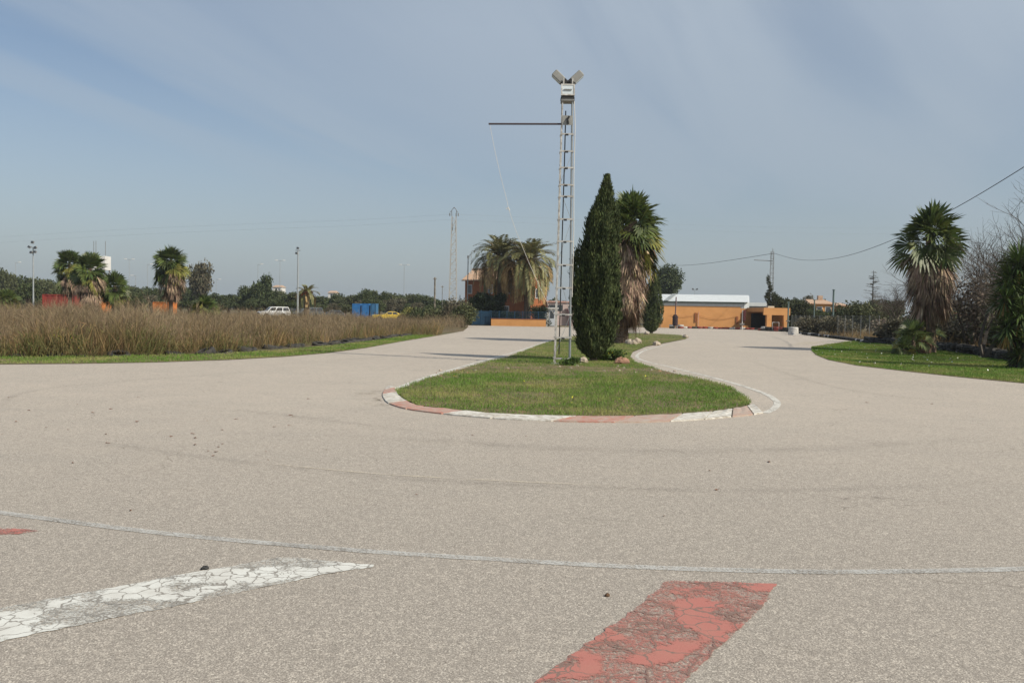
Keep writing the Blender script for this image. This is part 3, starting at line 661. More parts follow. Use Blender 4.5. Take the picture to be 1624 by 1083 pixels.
def shrub(name, label, loc, h, w, m, seed, n=1800, leaf=0.12, group=None, dep=None, flowers=None, cat='bush'):
    r = np.random.default_rng(seed); o = thing(name, label, cat, loc, 0, group); dep = dep or w
    nb = 10; bl = [(r.uniform(-.3, .3) * w, r.uniform(-.3, .3) * dep, h * r.uniform(0.3, 0.68), w * 0.24, dep * 0.24, h * 0.3) for _ in range(nb)]
    mb = MB()
    for b in bl[:6]: mb.tube([(b[0] * 0.2, b[1] * 0.2, -0.05), (b[0], b[1], b[2])], [0.02 * h + 0.01, 0.008], 4)
    mb.build('stems', BARK, o); lf = LF(); lf.add(*cloud(r, bl, n, leaf)); lf.build('foliage', m, o)
    if flowers:
        nf, fm, fs = flowers; lf = LF(); V, Fq = cloud(r, [(b[0], b[1], b[2] + h * 0.12, b[3], b[4], b[5]) for b in bl], nf, fs); V[:, :] = V; lf.add(V, Fq); lf.build('flowers', fm, o)
    return o
#@@PART2@@
# ================================================================== structures first: island mast
STEEL = mat('white_painted_steel', (0.60, 0.60, 0.58), 0.6, col2=(0.34, 0.32, 0.29), scale=7)
STEELD = mat('weathered_steel', (0.23, 0.23, 0.22), 0.6, var=0.3, scale=4)
GALV = mat('galvanised_steel', (0.42, 0.45, 0.46), 0.5, var=0.2, scale=3, metal=0.3)
BLACK = mat('black_plastic', (0.03, 0.03, 0.03), 0.6)
RUBBER = mat('old_tyre_rubber', (0.028, 0.028, 0.028), 0.85, col2=(0.07, 0.065, 0.055), scale=6)
GLASSL = mat('lamp_glass', (0.62, 0.68, 0.70), 0.15, spec=0.8)
REFL = mat('lamp_reflector', (0.7, 0.72, 0.72), 0.25, metal=0.8)
LAMPH = mat('lamp_housing', (0.33, 0.33, 0.31), 0.6, var=0.2, scale=4)
ROPE = mat('rope', (0.62, 0.60, 0.55), 0.9)
PIPE = mat('dark_pipe', (0.07, 0.055, 0.06), 0.6)
MD = 24.7
mx, my, mz = base(891.5, MD, 577)
mast = thing('lighting_mast', 'tall slim white lattice mast with floodlights standing at the front of the cypress', 'lighting mast', (mx, my, mz))
MH = Zt(898, 160, MD) - mz
def mw(z): t = z / MH; return 0.245 + (0.165 - 0.245) * t      # half width
for sx in (-1, 1):
    for sy in (-1, 1):
        mb = MB(); t_ = 0.038
        for (ax, ay, bx_, by_) in ((0, 0, 1, 0.12), (0, 0, 0.12, 1)):
            V = []
            for z, wv in ((-0.05, mw(0)), (MH, mw(MH))):
                cxx, cyy = sx * wv, sy * wv
                x0, y0 = cxx, cyy; x1 = cxx - sx * t_ * bx_; y1 = cyy - sy * t_ * by_
                V += [(x0, y0, z), (x1, y0, z), (x1, y1, z), (x0, y1, z)]
            mb.add(V, [(0, 3, 2, 1), (4, 5, 6, 7), (0, 1, 5, 4), (1, 2, 6, 5), (2, 3, 7, 6), (3, 0, 4, 7)])
        mb.build('leg', STEEL if sx < 0 else GALV, mast)  # right legs in greyer steel: their shaded look is put into the colour
for yy in (568, 535, 499, 457, 421, 384, 349, 313, 295, 268, 242, 215):
    z = Zt(895, yy, MD) - mz; wv = mw(z); mb = MB()
    for sy in (-1,): mb.box(-wv - 0.02, sy * wv - 0.006 + sy * 0.012, z - 0.022, wv + 0.02, sy * wv + 0.006 + sy * 0.012, z + 0.024)
    for sx in (-1, 1): mb.box(sx * wv - 0.006 + sx * 0.012, -wv, z - 0.02, sx * wv + 0.006 + sx * 0.012, wv, z + 0.02)
    o = mb.build('cross_plate', STEEL, mast)
    MB().box(-0.05, -wv - 0.045, z - 0.05, 0.04, -wv - 0.02, z + 0.0).build('rung_bracket', BLACK, o)
br = MB()
zs = [Zt(895, q, MD) - mz for q in (568, 499, 421, 349, 295, 242)]
for i in range(len(zs) - 1):
    a, b = zs[i], zs[i + 1]; s_ = 1 if i % 2 else -1
    br.tube([(s_ * mw(a), mw(a) - 0.02, a), (-s_ * mw(b), mw(b) - 0.02, b)], 0.009, 4)
br.build('brace', GALV, mast)
mb = MB(); z0, z1 = Zt(898, 201, MD) - mz, Zt(898, 186, MD) - mz
mb.box(-0.15, -0.2, z0, 0.15, -0.185, z1); mb.build('head_plate', LAMPH, mast)
MB().tube([(0.03, -0.24, z0 + .02), (0.0, -0.24, (z0 + z1) / 2 + .02), (0.05, -0.24, z1 - .03)], 0.03, 6).build('pulley', BLACK, mast)
MB().tube([(mw(3) + 0.03, -0.15, 2.0), (mw(4) + .05, -0.16, 4), (mw(5) + .03, -0.16, 5.5), (mw(7) + .06, -0.15, 7), (mw(7.5) + 0.02, -0.15, MH)], 0.012, 5).build('cable', ROPE, mast)
MB().tube([(-0.1, 0.0, 0.3), (-0.08, 0.0, 3), (-0.05, 0.0, 6), (-0.04, 0, MH - .3)], 0.018, 5).build('cable', BLACK, mast)
MB().box(-0.19, -0.2, MH - 0.05, 0.2, 0.2, MH).build('top_platform', STEELD, mast)
def floodlight(parent, c, w, h, dp, M):
    hb = MB().bbox(-w / 2, 0, -h / 2, w / 2, dp, h / 2, 0.02)
    f = MB().box(-w / 2 - .012, -0.02, -h / 2 - .012, w / 2 + .012, 0.012, -h / 2 + .03).box(-w / 2 - .012, -0.02, h / 2 - .03, w / 2 + .012, 0.012, h / 2 + .012).box(-w / 2 - .012, -0.02, -h / 2 + .03, -w / 2 + .03, 0.012, h / 2 - .03).box(w / 2 - .03, -0.02, -h / 2 + .03, w / 2 + .012, 0.012, h / 2 - .03)
    T = Matrix.Translation(c) @ M
    o = hb.rot(T).build('floodlight', LAMPH, parent); f.rot(T).build('lamp_frame', STEEL, o)
    MB().box(-w / 2 + .03, -0.009, -h / 2 + .03, w / 2 - .03, -0.003, h / 2 - .03).rot(T).build('lamp_glass', GLASSL, o)
    MB().tube([(-w * .3, -0.03, 0), (w * .3, -0.03, 0)], 0.022, 8).rot(T).build('lamp_tube', REFL, o)
    MB().box(-w * .12, dp * .2, -h / 2 - .09, w * .12, dp * .7, -h / 2 - .01).rot(T).build('bracket', BLACK, o)
MB().bbox(-.34, -.34, -.12, .34, .34, .03, .02).build('footing', mat('concrete_footing', (0.36, 0.33, 0.28), .9, var=.3, scale=6), mast)
floodlight(mast, (0.0, -0.18, MH + 0.27), 0.38, 0.32, 0.18, Matrix.Rotation(R(-8), 4, 'X'))
MB().bbox(-0.2, -0.2, MH, 0.2, 0.12, MH + 0.09).build('ballast_box', BLACK, mast)
for s_ in (-1, 1):
    M = Matrix.Rotation(R(52) * -s_ * -1, 4, 'Y') @ Matrix.Rotation(R(-72), 4, 'X')
    q = MB().bbox(-0.105, -0.13, 0.02, 0.105, 0.13, 0.38, 0.02).rot(Matrix.Translation((s_ * 0.13, 0.05, MH + 0.56)) @ Matrix.Rotation(R(47) * s_, 4, 'Y')).build('floodlight', LAMPH, mast)
    T = Matrix.Translation((s_ * 0.13, 0.05, MH + 0.56)) @ Matrix.Rotation(R(47) * s_, 4, 'Y')
    MB().bbox(-0.10, -0.12, -0.12, 0.10, 0.12, 0.02, 0.02).rot(T).build('lamp_base', BLACK, q)
    MB().box(0.106 * s_ - 0.004, -0.11, 0.05, 0.106 * s_ + 0.006, 0.11, 0.35).rot(T).build('lamp_glass', GLASSL, q)
    MB().tube([(s_ * 0.13, -0.12, MH + 0.44), (s_ * 0.13, -0.13, MH + 0.62)], 0.022, 6).build('bracket', STEEL, q)
pa, pb = pt(775, 198, MD), pt(889, 198, MD)
MB().tube([Vector((pa.x - mx, -0.1, pa.z - mz)), Vector((pb.x - mx + 0.3, -0.1, pb.z - mz))], 0.028, 8).build('side_arm', PIPE, mast)
rp = [pt(x, y, MD - 0.1 + q) for x, y, q in ((777, 199, 0), (785, 240, 0), (795, 284, 0.03), (805, 322, .05), (806, 330, 0), (818.5, 367, .0), (839, 417, 0), (856, 455, 0), (872, 488, 0), (880, 500, 0.05))]
setp(MB().tube(rp, 0.006, 5).build('rope', ROPE), 'pale rope hanging from the tip of the dark side arm down to the lattice mast', 'rope')
setp(MB().tube([rp[4] + Vector((-.05, 0, -.03)), rp[4] + Vector((0, 0, .02)), rp[4] + Vector((.04, 0, -.08))], 0.02, 5).build('rope_knot', ROPE, bpy.data.objects['rope']), None)

# ================================================================== buildings
ORANGE = mat('orange_render', (0.66, 0.33, 0.125), 0.9, col2=(0.58, 0.285, 0.105), scale=0.8, bump=0.2, bscale=15)
ORANGE2 = mat('deep_shaded_orange_render', (0.34, 0.125, 0.05), 0.9, col2=(0.26, 0.09, 0.038), scale=0.9)  # the house's shaded face is darkened into this colour; trims share it
TILE = mat('terracotta_tile', (0.40, 0.24, 0.15), 0.9, col2=(0.52, 0.40, 0.30), scale=7, bump=0.8, bscale=10)
WHITE = mat('white_render', (0.72, 0.71, 0.68), 0.85, var=0.12, scale=1.5)
PINK = mat('pale_pink_render', (0.62, 0.50, 0.47), 0.9, var=0.15, scale=2)
ROOFW = mat('white_sheet_roof', (0.66, 0.69, 0.69), 0.6, var=0.12, scale=1.0)
ROOFG = mat('grey_skylight_sheet', (0.30, 0.32, 0.31), 0.5)
GREENG = mat('grey_green_band', (0.22, 0.27, 0.24), 0.8)
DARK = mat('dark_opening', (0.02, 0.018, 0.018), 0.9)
GLASSD = mat('window_glass', (0.05, 0.06, 0.07), 0.12, spec=0.7)
BLUEM = mat('blue_painted_metal', (0.018, 0.06, 0.115), 0.6, var=0.3, scale=3)
BLUEB = mat('bright_blue_metal', (0.04, 0.20, 0.50), 0.55, var=0.25, scale=1.5)
GREENP = mat('grey_green_pole_paint', (0.16, 0.22, 0.21), 0.6, var=0.3, scale=4)
WOODP = mat('grey_wood_pole', (0.30, 0.26, 0.20), 0.9, var=0.3, scale=4)
REDP = mat('red_painted_metal', (0.36, 0.055, 0.04), 0.7, col2=(0.25, 0.05, 0.04), scale=1.2)
ORP = mat('orange_painted_metal', (0.60, 0.20, 0.05), 0.7, var=0.2, scale=1.5)
TW = mat('white_painted_tyre', (0.66, 0.64, 0.60), 0.85, col2=(0.40, 0.38, 0.35), scale=5)
TR = mat('red_painted_tyre', (0.34, 0.07, 0.05), 0.85, col2=(0.20, 0.06, 0.05), scale=5)

# -- orange house behind the date palms: long shaded face to the front left, short sunlit face to the front right
hx, hy, _ = base(838, 103)
house = thing('house', 'two storey orange house with terracotta tile roof behind the date palms', 'house', (hx, hy, g(hy)), R(0))
fa = Vector((-0.70, 0.714, 0)); fb = Vector((0.714, 0.70, 0)); LA, LB = 12.0, 3.2
EH = Zt(750, 443, 110) - g(103); RH = EH + 1.35
def hp(a, b, z): q = fa * a + fb * b; return (q.x, q.y, z)
MB().add([hp(0, 0, -.3), hp(LA, 0, -.3), hp(LA, LB, -.3), hp(0, LB, -.3), hp(0, 0, EH), hp(LA, 0, EH), hp(LA, LB, EH), hp(0, LB, EH), hp(0, LB / 2, RH - .1), hp(LA, LB / 2, RH - .1)],
         [(0, 3, 2, 1), (0, 1, 5, 4), (1, 2, 6, 9, 5), (2, 3, 7, 6), (3, 0, 4, 8, 7), (4, 5, 9, 8), (6, 7, 8, 9)]).build('wall', ORANGE2, house)
o_ = 0.35
rf = MB()
for (b0, b1) in ((-o_, LB / 2), (LB + o_, LB / 2)):
    z0_ = EH - 0.12
    nrow = 40
    for i in range(nrow):      # rounded tile courses running down the slope
        a0 = -o_ + (LA + 2 * o_) * i / nrow; a1 = -o_ + (LA + 2 * o_) * (i + 1) / nrow; am = (a0 + a1) / 2
        rf.add([hp(a0, b0, z0_), hp(am, b0, z0_ + .14), hp(a1, b0, z0_), hp(a0, b1, RH), hp(am, b1, RH + .14), hp(a1, b1, RH), hp(a0, b0, z0_ - .08), hp(a1, b0, z0_ - .08), hp(a0, b1, RH - .08), hp(a1, b1, RH - .08)],
               [(0, 1, 4, 3), (1, 2, 5, 4), (0, 6, 7, 2, 1), (6, 8, 9, 7)])
roof = rf.build('roof', TILE, house)
MB().tube([hp(-o_, LB / 2, RH + .08), hp(LA + o_, LB / 2, RH + .08)], 0.14, 8).build('ridge', TILE, roof)
for (a, z, w_, h_) in ((11.0, EH - 1.9, 0.9, 1.2), (7.0, EH - 1.9, 0.9, 1.2), (3.2, EH - 1.9, 0.9, 1.2), (9.0, 1.0, 1.0, 1.2), (4.0, 0.2, 1.1, 2.1)):
    wd = MB(); e = -0.03
    wd.add([hp(a - w_ / 2, e, z), hp(a + w_ / 2, e, z), hp(a + w_ / 2, e, z + h_), hp(a - w_ / 2, e, z + h_), hp(a - w_ / 2, .05, z), hp(a + w_ / 2, .05, z), hp(a + w_ / 2, .05, z + h_), hp(a - w_ / 2, .05, z + h_)],
           [(0, 1, 2, 3), (0, 4, 5, 1), (1, 5, 6, 2), (2, 6, 7, 3), (3, 7, 4, 0)])
    w1 = wd.build('window', WHITE, house)
    MB().add([hp(a - w_ / 2 + .08, -.04, z + .08), hp(a + w_ / 2 - .08, -.04, z + .08), hp(a + w_ / 2 - .08, -.04, z + h_ - .08), hp(a - w_ / 2 + .08, -.04, z + h_ - .08)], [(0, 1, 2, 3)]).build('pane', GLASSD, w1)
for (b, z, w_, h_) in ((1.6, 3.3, 0.9, 1.2),):
    w1 = MB().add([hp(-.03, b - w_ / 2, z), hp(-.03, b + w_ / 2, z), hp(-.03, b + w_ / 2, z + h_), hp(-.03, b - w_ / 2, z + h_)], [(0, 1, 2, 3)]).build('window', WHITE, house)
    MB().add([hp(-.045, b - w_ / 2 + .08, z + .08), hp(-.045, b + w_ / 2 - .08, z + .08), hp(-.045, b + w_ / 2 - .08, z + h_ - .08), hp(-.045, b - w_ / 2 + .08, z + h_ - .08)], [(0, 1, 2, 3)]).build('pane', GLASSD, w1)

# -- low orange garden wall with blue fence
WD = 92.5; x0, x1 = X(779, WD), X(866, WD); zt = Zt(820, 505.5, WD) - g(WD)
gw = thing('garden_wall', 'low orange rendered wall under the blue fence beside the palms', 'wall', (x0, WD, g(WD)))
MB().box(0, 0, -0.3, x1 - x0, 0.25, zt - 0.06).build('wall', ORANGE, gw)
MB().box(-0.03, -0.03, zt - 0.06, x1 - x0 + .03, 0.28, zt).build('coping', ORANGE2, gw)
gf = thing('fence', 'blue metal mesh fence on top of the low orange wall', 'fence', (x0, WD + 0.12, g(WD) + zt))
fh = Zt(820, 494, WD) - g(WD) - zt
for i in range(8): MB().tube([((x1 - x0) * i / 7, 0, 0), ((x1 - x0) * i / 7, 0, fh + .05)], 0.035, 6).build('post', BLUEM, gf)
mb = MB()
for i in range(60): mb.box((x1 - x0) * i / 60, -.008, 0.02, (x1 - x0) * i / 60 + .02, .008, fh - .02)
mb.box(0, -.02, fh - .03, x1 - x0, .02, fh).box(0, -.02, 0, x1 - x0, .02, .03); mb.build('mesh_panel', BLUEM, gf)
gx = X(749, 93); gt = thing('gate', 'dark blue sheet metal gate left of the low orange wall', 'gate', (gx, 93, g(93)))
gw_ = X(777, 93) - gx; gh = Zt(760, 493, 93) - g(93)
mb = MB()
for i in range(14): mb.box(gw_ * i / 14 + .01, 0, 0.06, gw_ * (i + 1) / 14 - .01, .04 + .02 * (i % 2), gh)
mb.build('door_leaf', BLUEM, gt)
for q in (0, gw_ / 2, gw_): MB().box(q - .06, -.03, -.1, q + .06, .1, gh + .08).build('post', BLUEM, gt)

# -- cabin and pale building right of the house
cx0, cx1 = X(864, 95), X(884, 95); zc = g(95)
cab = thing('cabin', 'small white cabin with a door beside the orange garden wall', 'cabin', (cx0, 95, zc))
cw = cx1 - cx0; chh = Zt(874, 488, 95) - zc
MB().box(0, 0, -.2, cw, 2.2, chh - .12).build('wall', WHITE, cab)
MB().box(-.12, -.25, chh - .12, cw + .12, 2.3, chh).build('roof', WHITE, cab)
d_ = MB().box(cw * .35, -.04, 0.05, cw * .8, -.003, chh - .3).build('door', mat('pale_door', (0.55, 0.58, 0.62), 0.5), cab)
MB().box(cw * .42, -.055, 0.9, cw * .73, -.043, chh - .42).build('door_glass', GLASSD, d_)
bx0, bx1 = X(868, 104), X(926, 104); zb = g(104); bh = Zt(897, 479, 104) - zb
pb_ = thing('outbuilding', 'pale pink outbuilding with rounded right end behind the lattice mast', 'building', (bx0, 104, zb))
bw = bx1 - bx0
mb = MB(); pr = [(0, -.3), (bw, -.3), (bw, bh - 1.0), (bw - .3, bh - .55), (bw - .9, bh - .2), (bw - 1.6, bh - .05), (0, bh - .05)]
mb.prism(pr, 0, 5).build('wall', PINK, pb_)
MB().box(-.1, -.15, bh - .05, bw - 1.5, 5, bh + .1).build('roof', mat('pink_roof_edge', (0.60, 0.36, 0.30), 0.9), pb_)
MB().box(.1, -.05, bh - 1.1, bw * .42, -.003, bh - .35).build('window', GLASSD, pb_)
MB().box(bw * .56, -.45, -.2, bw * .66, -.2, bh - .5).build('column', mat('plum_paint', (0.14, 0.08, 0.09), 0.8), pb_)
MB().box(bw * .5, -.42, bh * .62, bw * .8, -.3, bh * .70).build('beam', mat('plum_paint', (0.14, 0.08, 0.09), 0.8), pb_)

# -- long orange wall, porch block, warehouse
WD = 100.5; x0, x1 = X(1030, WD), X(1174, WD, 505); gz = g(WD)
zt = Zt(1110, 485.3, WD) - gz
ow = thing('perimeter_wall', 'long orange rendered wall behind the tyre row', 'wall', (x0, WD, gz))
MB().box(0, 0, -0.3, x1 - x0, 0.3, zt - .07).build('wall', ORANGE, ow)
MB().box(-.03, -.04, zt - .07, x1 - x0 + .03, .34, zt).build('coping', mat('weathered_coping', (0.30, 0.19, 0.11), 0.9, var=0.3, scale=2), ow)
for px in (1107.5,):
    xx = X(px, WD) - x0
    MB().tube([(xx, -.12, 0), (xx - .02, -.12, 1.5), (xx + .04, -.12, 1.95)], 0.05, 8).build('pipe', mat('pinkish_pipe', (0.62, 0.36, 0.26), 0.8), ow)
    MB().box(xx - .42, -.1, .75, xx - .24, -.004, 1.85).build('wall_box', ORANGE2, ow)
MB().box(x1 - x0 - .5, -.1, .6, x1 - x0 - .28, -.004, 1.5).build('wall_box', ORANGE2, ow)
cb = MB(); pts_ = [(X(1062 + 3.0 * i, WD) - x0, -.09, 1.45 + .1 * math.cos(i / 2.2) if i < 16 else 1.5 - .38 * math.sin((i - 16) / 19 * PI)) for i in range(36)]
cb.tube(pts_, 0.015, 4).build('cable', mat('brown_cable', (0.30, 0.13, 0.05), 0.9), ow)
wl = setp(MB().bbox(X(1046, 99), 99.0, Zt(1048, 508, 99), X(1051, 99), 99.12, Zt(1048, 496.5, 99), .01).build('sign_board', WHITE), 'small white upright board by the orange wall beside the small cypress', 'sign')
MB().tube([(X(1048.5, 99.1), 99.18, g(99) - .1), (X(1048.5, 99.1), 99.18, Zt(1048, 500, 99))], .03, 6).build('post', STEELD, wl)

PD = 99.0; px0 = X(1174, 103); gz = g(100)
pbk = thing('porch_building', 'orange building with an open porch on thick square columns beside the orange wall', 'building', (0, 0, gz))
tz = Zt(1212, 488, 96) - gz; az, bz = Zt(1240, 500, 96) - gz, 0
xa = X(1211, 96); xb = X(1249, 96)
MB().box(X(1170, 103), 103, -.3, xb + .3, 103.3, Zt(1190, 489.5, 103) - gz).build('back_wall', ORANGE, pbk)
MB().box(xb + .0, 96.56, -.3, xb + .29, 102.99, tz - .3).build('side_wall', ORANGE, pbk)
MB().box(xa, 96, az, xb + .3, 96.296, tz).build('front_beam', ORANGE, pbk)
MB().box(xa, 96.3, az + .35, xa + .3, 103, tz).build('side_beam', ORANGE, pbk)
MB().box(xa + .3, 96.3, tz - .25, xb + .3, 103, tz - .05).build('roof', ORANGE2, pbk)
MB().box(X(1216.5, 96), 96.004, -.2, X(1224, 96), 96.55, az).build('column', ORANGE, pbk)
MB().add([(X(1244.5, 96), 96.004, -.2), (X(1249.5, 96), 96.004, -.2), (X(1249.5, 96), 96.5, -.2), (X(1244.5, 96), 96.5, -.2), (X(1243, 96), 96.004, az), (X(1248.5, 96), 96.004, az), (X(1248.5, 96), 96.5, az), (X(1243, 96), 96.5, az)],
         [(0, 3, 2, 1), (4, 5, 6, 7), (0, 1, 5, 4), (1, 2, 6, 5), (2, 3, 7, 6), (3, 0, 4, 7)]).build('column', ORANGE, pbk)
MB().box(X(1192, 102.8), 102.8, 0.0, X(1214, 102.8), 102.996, 1.9).build('doorway_shade', DARK, pbk)  # solid slab; the dark inside the opening is put into its colour
MB().box(X(1220, 102.8), 102.8, 0.0, X(1240, 102.8), 102.996, 1.9).build('doorway_shade', mat('dark_red_shade', (0.10, 0.03, 0.025), 0.9), pbk)  # dark red slab painting in the shade under the porch
MB().bbox(X(1216, 99), 98.6, tz - .1, X(1226, 99), 99.6, tz + .22).build('roof_box', mat('cream_box', (0.66, 0.58, 0.42), 0.8), pbk)
tb = setp(MB().box(X(1178, 97), 97, g(97) - .1, X(1187, 97), 97.5, Zt(1180, 516.5, 97)).build('low_wall', ORANGE), 'short low orange wall stub at the foot of the start signal light', 'wall')

WD = 121; x0, x1 = X(1030, WD), X(1181.5, WD, 480); gz = g(WD)
wh = thing('warehouse', 'long white shed with pitched sheet metal roof behind the orange wall', 'warehouse', (x0, WD, gz), R(-15.7))
ez, rz_ = Zt(1120, 478.3, WD) - gz, Zt(1120, 468, WD + 9) - gz; LL = (X(1181.5, 117, 480) - x0) / .963
MB().add([(0, 0, 0), (LL, 0, 0), (LL, 18, 0), (0, 18, 0), (0, 0, ez), (LL, 0, ez), (LL, 18, ez), (0, 18, ez), (LL, 9, rz_ - .08), (0, 9, rz_ - .08)],
         [(0, 1, 5, 4), (1, 2, 6, 8, 5), (2, 3, 7, 6), (3, 0, 4, 9, 7)]).build('wall', WHITE, wh)
MB().add([(LL + .02, -.02, 0), (LL + .7, .35, 0), (LL + .7, 8.6, 0), (LL + .02, -.02, ez - .05), (LL + .7, .35, ez - .1), (LL + .7, 8.6, rz_ - .12), (LL + .02, 8.6, rz_ - .12)], [(0, 1, 4, 3), (1, 2, 5, 4), (3, 4, 5, 6)]).build('gable_cladding', ROOFW, wh)
rf = MB(); nr = 90
for (ya, yb_) in ((-.25, 9), (18.25, 9)):
    for i in range(nr):
        a = -.3 + (LL + .9) * i / nr; b = -.3 + (LL + .9) * (i + 1) / nr; m_ = (a + b) / 2
        rf.add([(a, ya, ez - .05), (m_, ya, ez - .038), (b, ya, ez - .05), (a, yb_, rz_), (m_, yb_, rz_ + .012), (b, yb_, rz_)], [(0, 1, 4, 3), (1, 2, 5, 4)])
roof = rf.build('roof', ROOFW, wh)
sx0, sx1 = X(1052, WD) - x0, X(1060, WD) - x0
MB().add([(sx0, -.25, ez + .05), (sx1, -.25, ez + .05), (sx1 + .4, 9, rz_ + .1), (sx0 + .4, 9, rz_ + .1)], [(0, 1, 2, 3)]).build('skylight_sheet', ROOFG, roof)
MB().box(0, -.06, ez - .28, LL, -.004, ez - .07).build('gutter_band', GREENG, wh)
MB().box(sx1 + 1.0, -.1, ez - .9, sx1 + 1.2, -.01, ez - .1).build('downpipe', WHITE, wh)
WD = 140; x0, x1 = X(1186, WD), X(1216, WD); gz = g(WD)
w2 = thing('shed', 'small grey white shed between the warehouse and the ivy covered mast', 'shed', (x0, WD, gz))
h2 = Zt(1200, 480, WD) - gz
MB().box(0, 0, 0, x1 - x0 + 1.5, 8, h2 - .6).build('wall', mat('grey_render', (0.36, 0.36, 0.34), 0.9), w2)
MB().prism([(-.2, h2 - .6), (x1 - x0 + 1.7, h2 - .6), (x1 - x0 + 1.5, h2), (0, h2)], -.2, 8.2).build('roof', ROOFW, w2)

# -- orange houses far right
def small_house(name, label, xp0, xp1, ytop, yeave, d, mwall, seed, chim=True):
    x0, x1 = X(xp0, d), X(xp1, d); gz = g(d); e = Zt((xp0 + xp1) / 2, yeave, d) - gz; t = Zt((xp0 + xp1) / 2, ytop, d) - gz; w_ = x1 - x0
    o = thing(name, label, 'house', (x0, d, gz)); MB().box(0, 0, -.3, w_, 6, e).build('wall', mwall, o)
    MB().add([(-.3, -.35, e - .1), (w_ + .3, -.35, e - .1), (w_ + .3, 6.3, e - .1), (-.3, 6.3, e - .1), (w_ * .12, 3, t), (w_ * .88, 3, t)], [(0, 1, 5, 4), (1, 2, 5), (2, 3, 4, 5), (3, 0, 4), (0, 3, 2, 1)]).build('roof', TILE, o)
    if chim: MB().box(w_ * .6, 2.5, t - .3, w_ * .6 + .7, 3.1, t + .6).build('chimney', TILE, o)
    for i in range(2):
        q = MB().box(w_ * (.3 + .35 * i), -.05, e - 1.6, w_ * (.3 + .35 * i) + .9, -.003, e - .5).build('window', WHITE, o)
        MB().box(w_ * (.3 + .35 * i) + .1, -.07, e - 1.5, w_ * (.3 + .35 * i) + .8, -.053, e - .6).build('pane', GLASSD, q)
    return o
small_house('house', 'orange house with low tiled roof half hidden behind the hedge right of the porch building', 1283, 1322, 474.5, 481, 128, ORANGE, 1)
small_house('house', 'small orange house end seen right of the tall green pole', 1323, 1346, 480, 484, 134, ORANGE2, 2, False)
small_house('house', 'tiny white house far off above the trees behind the white car', 432, 446, 452, 455, 330, WHITE, 3, False)
small_house('house', 'tiny cream house far off right of the slim floodlight pole', 520, 532, 461, 464, 330, WHITE, 4, False)
0 and small_house('house', 'low far off building with tan roof above the trees left of the white car', 362, 386, 457, 460, 330, mat('tan_render', (0.40, 0.33, 0.26), .9), 5, False)

# -- red brown wall far right
setp(MB().box(X(1505, 75), 75, g(75) - .3, X(1700, 75), 75.3, Zt(1560, 496, 75)).build('boundary_wall', mat('red_brown_render', (0.20, 0.06, 0.045), 0.9, var=0.3, scale=.8)), 'dull red brown boundary wall behind the bare trees at the right', 'wall')

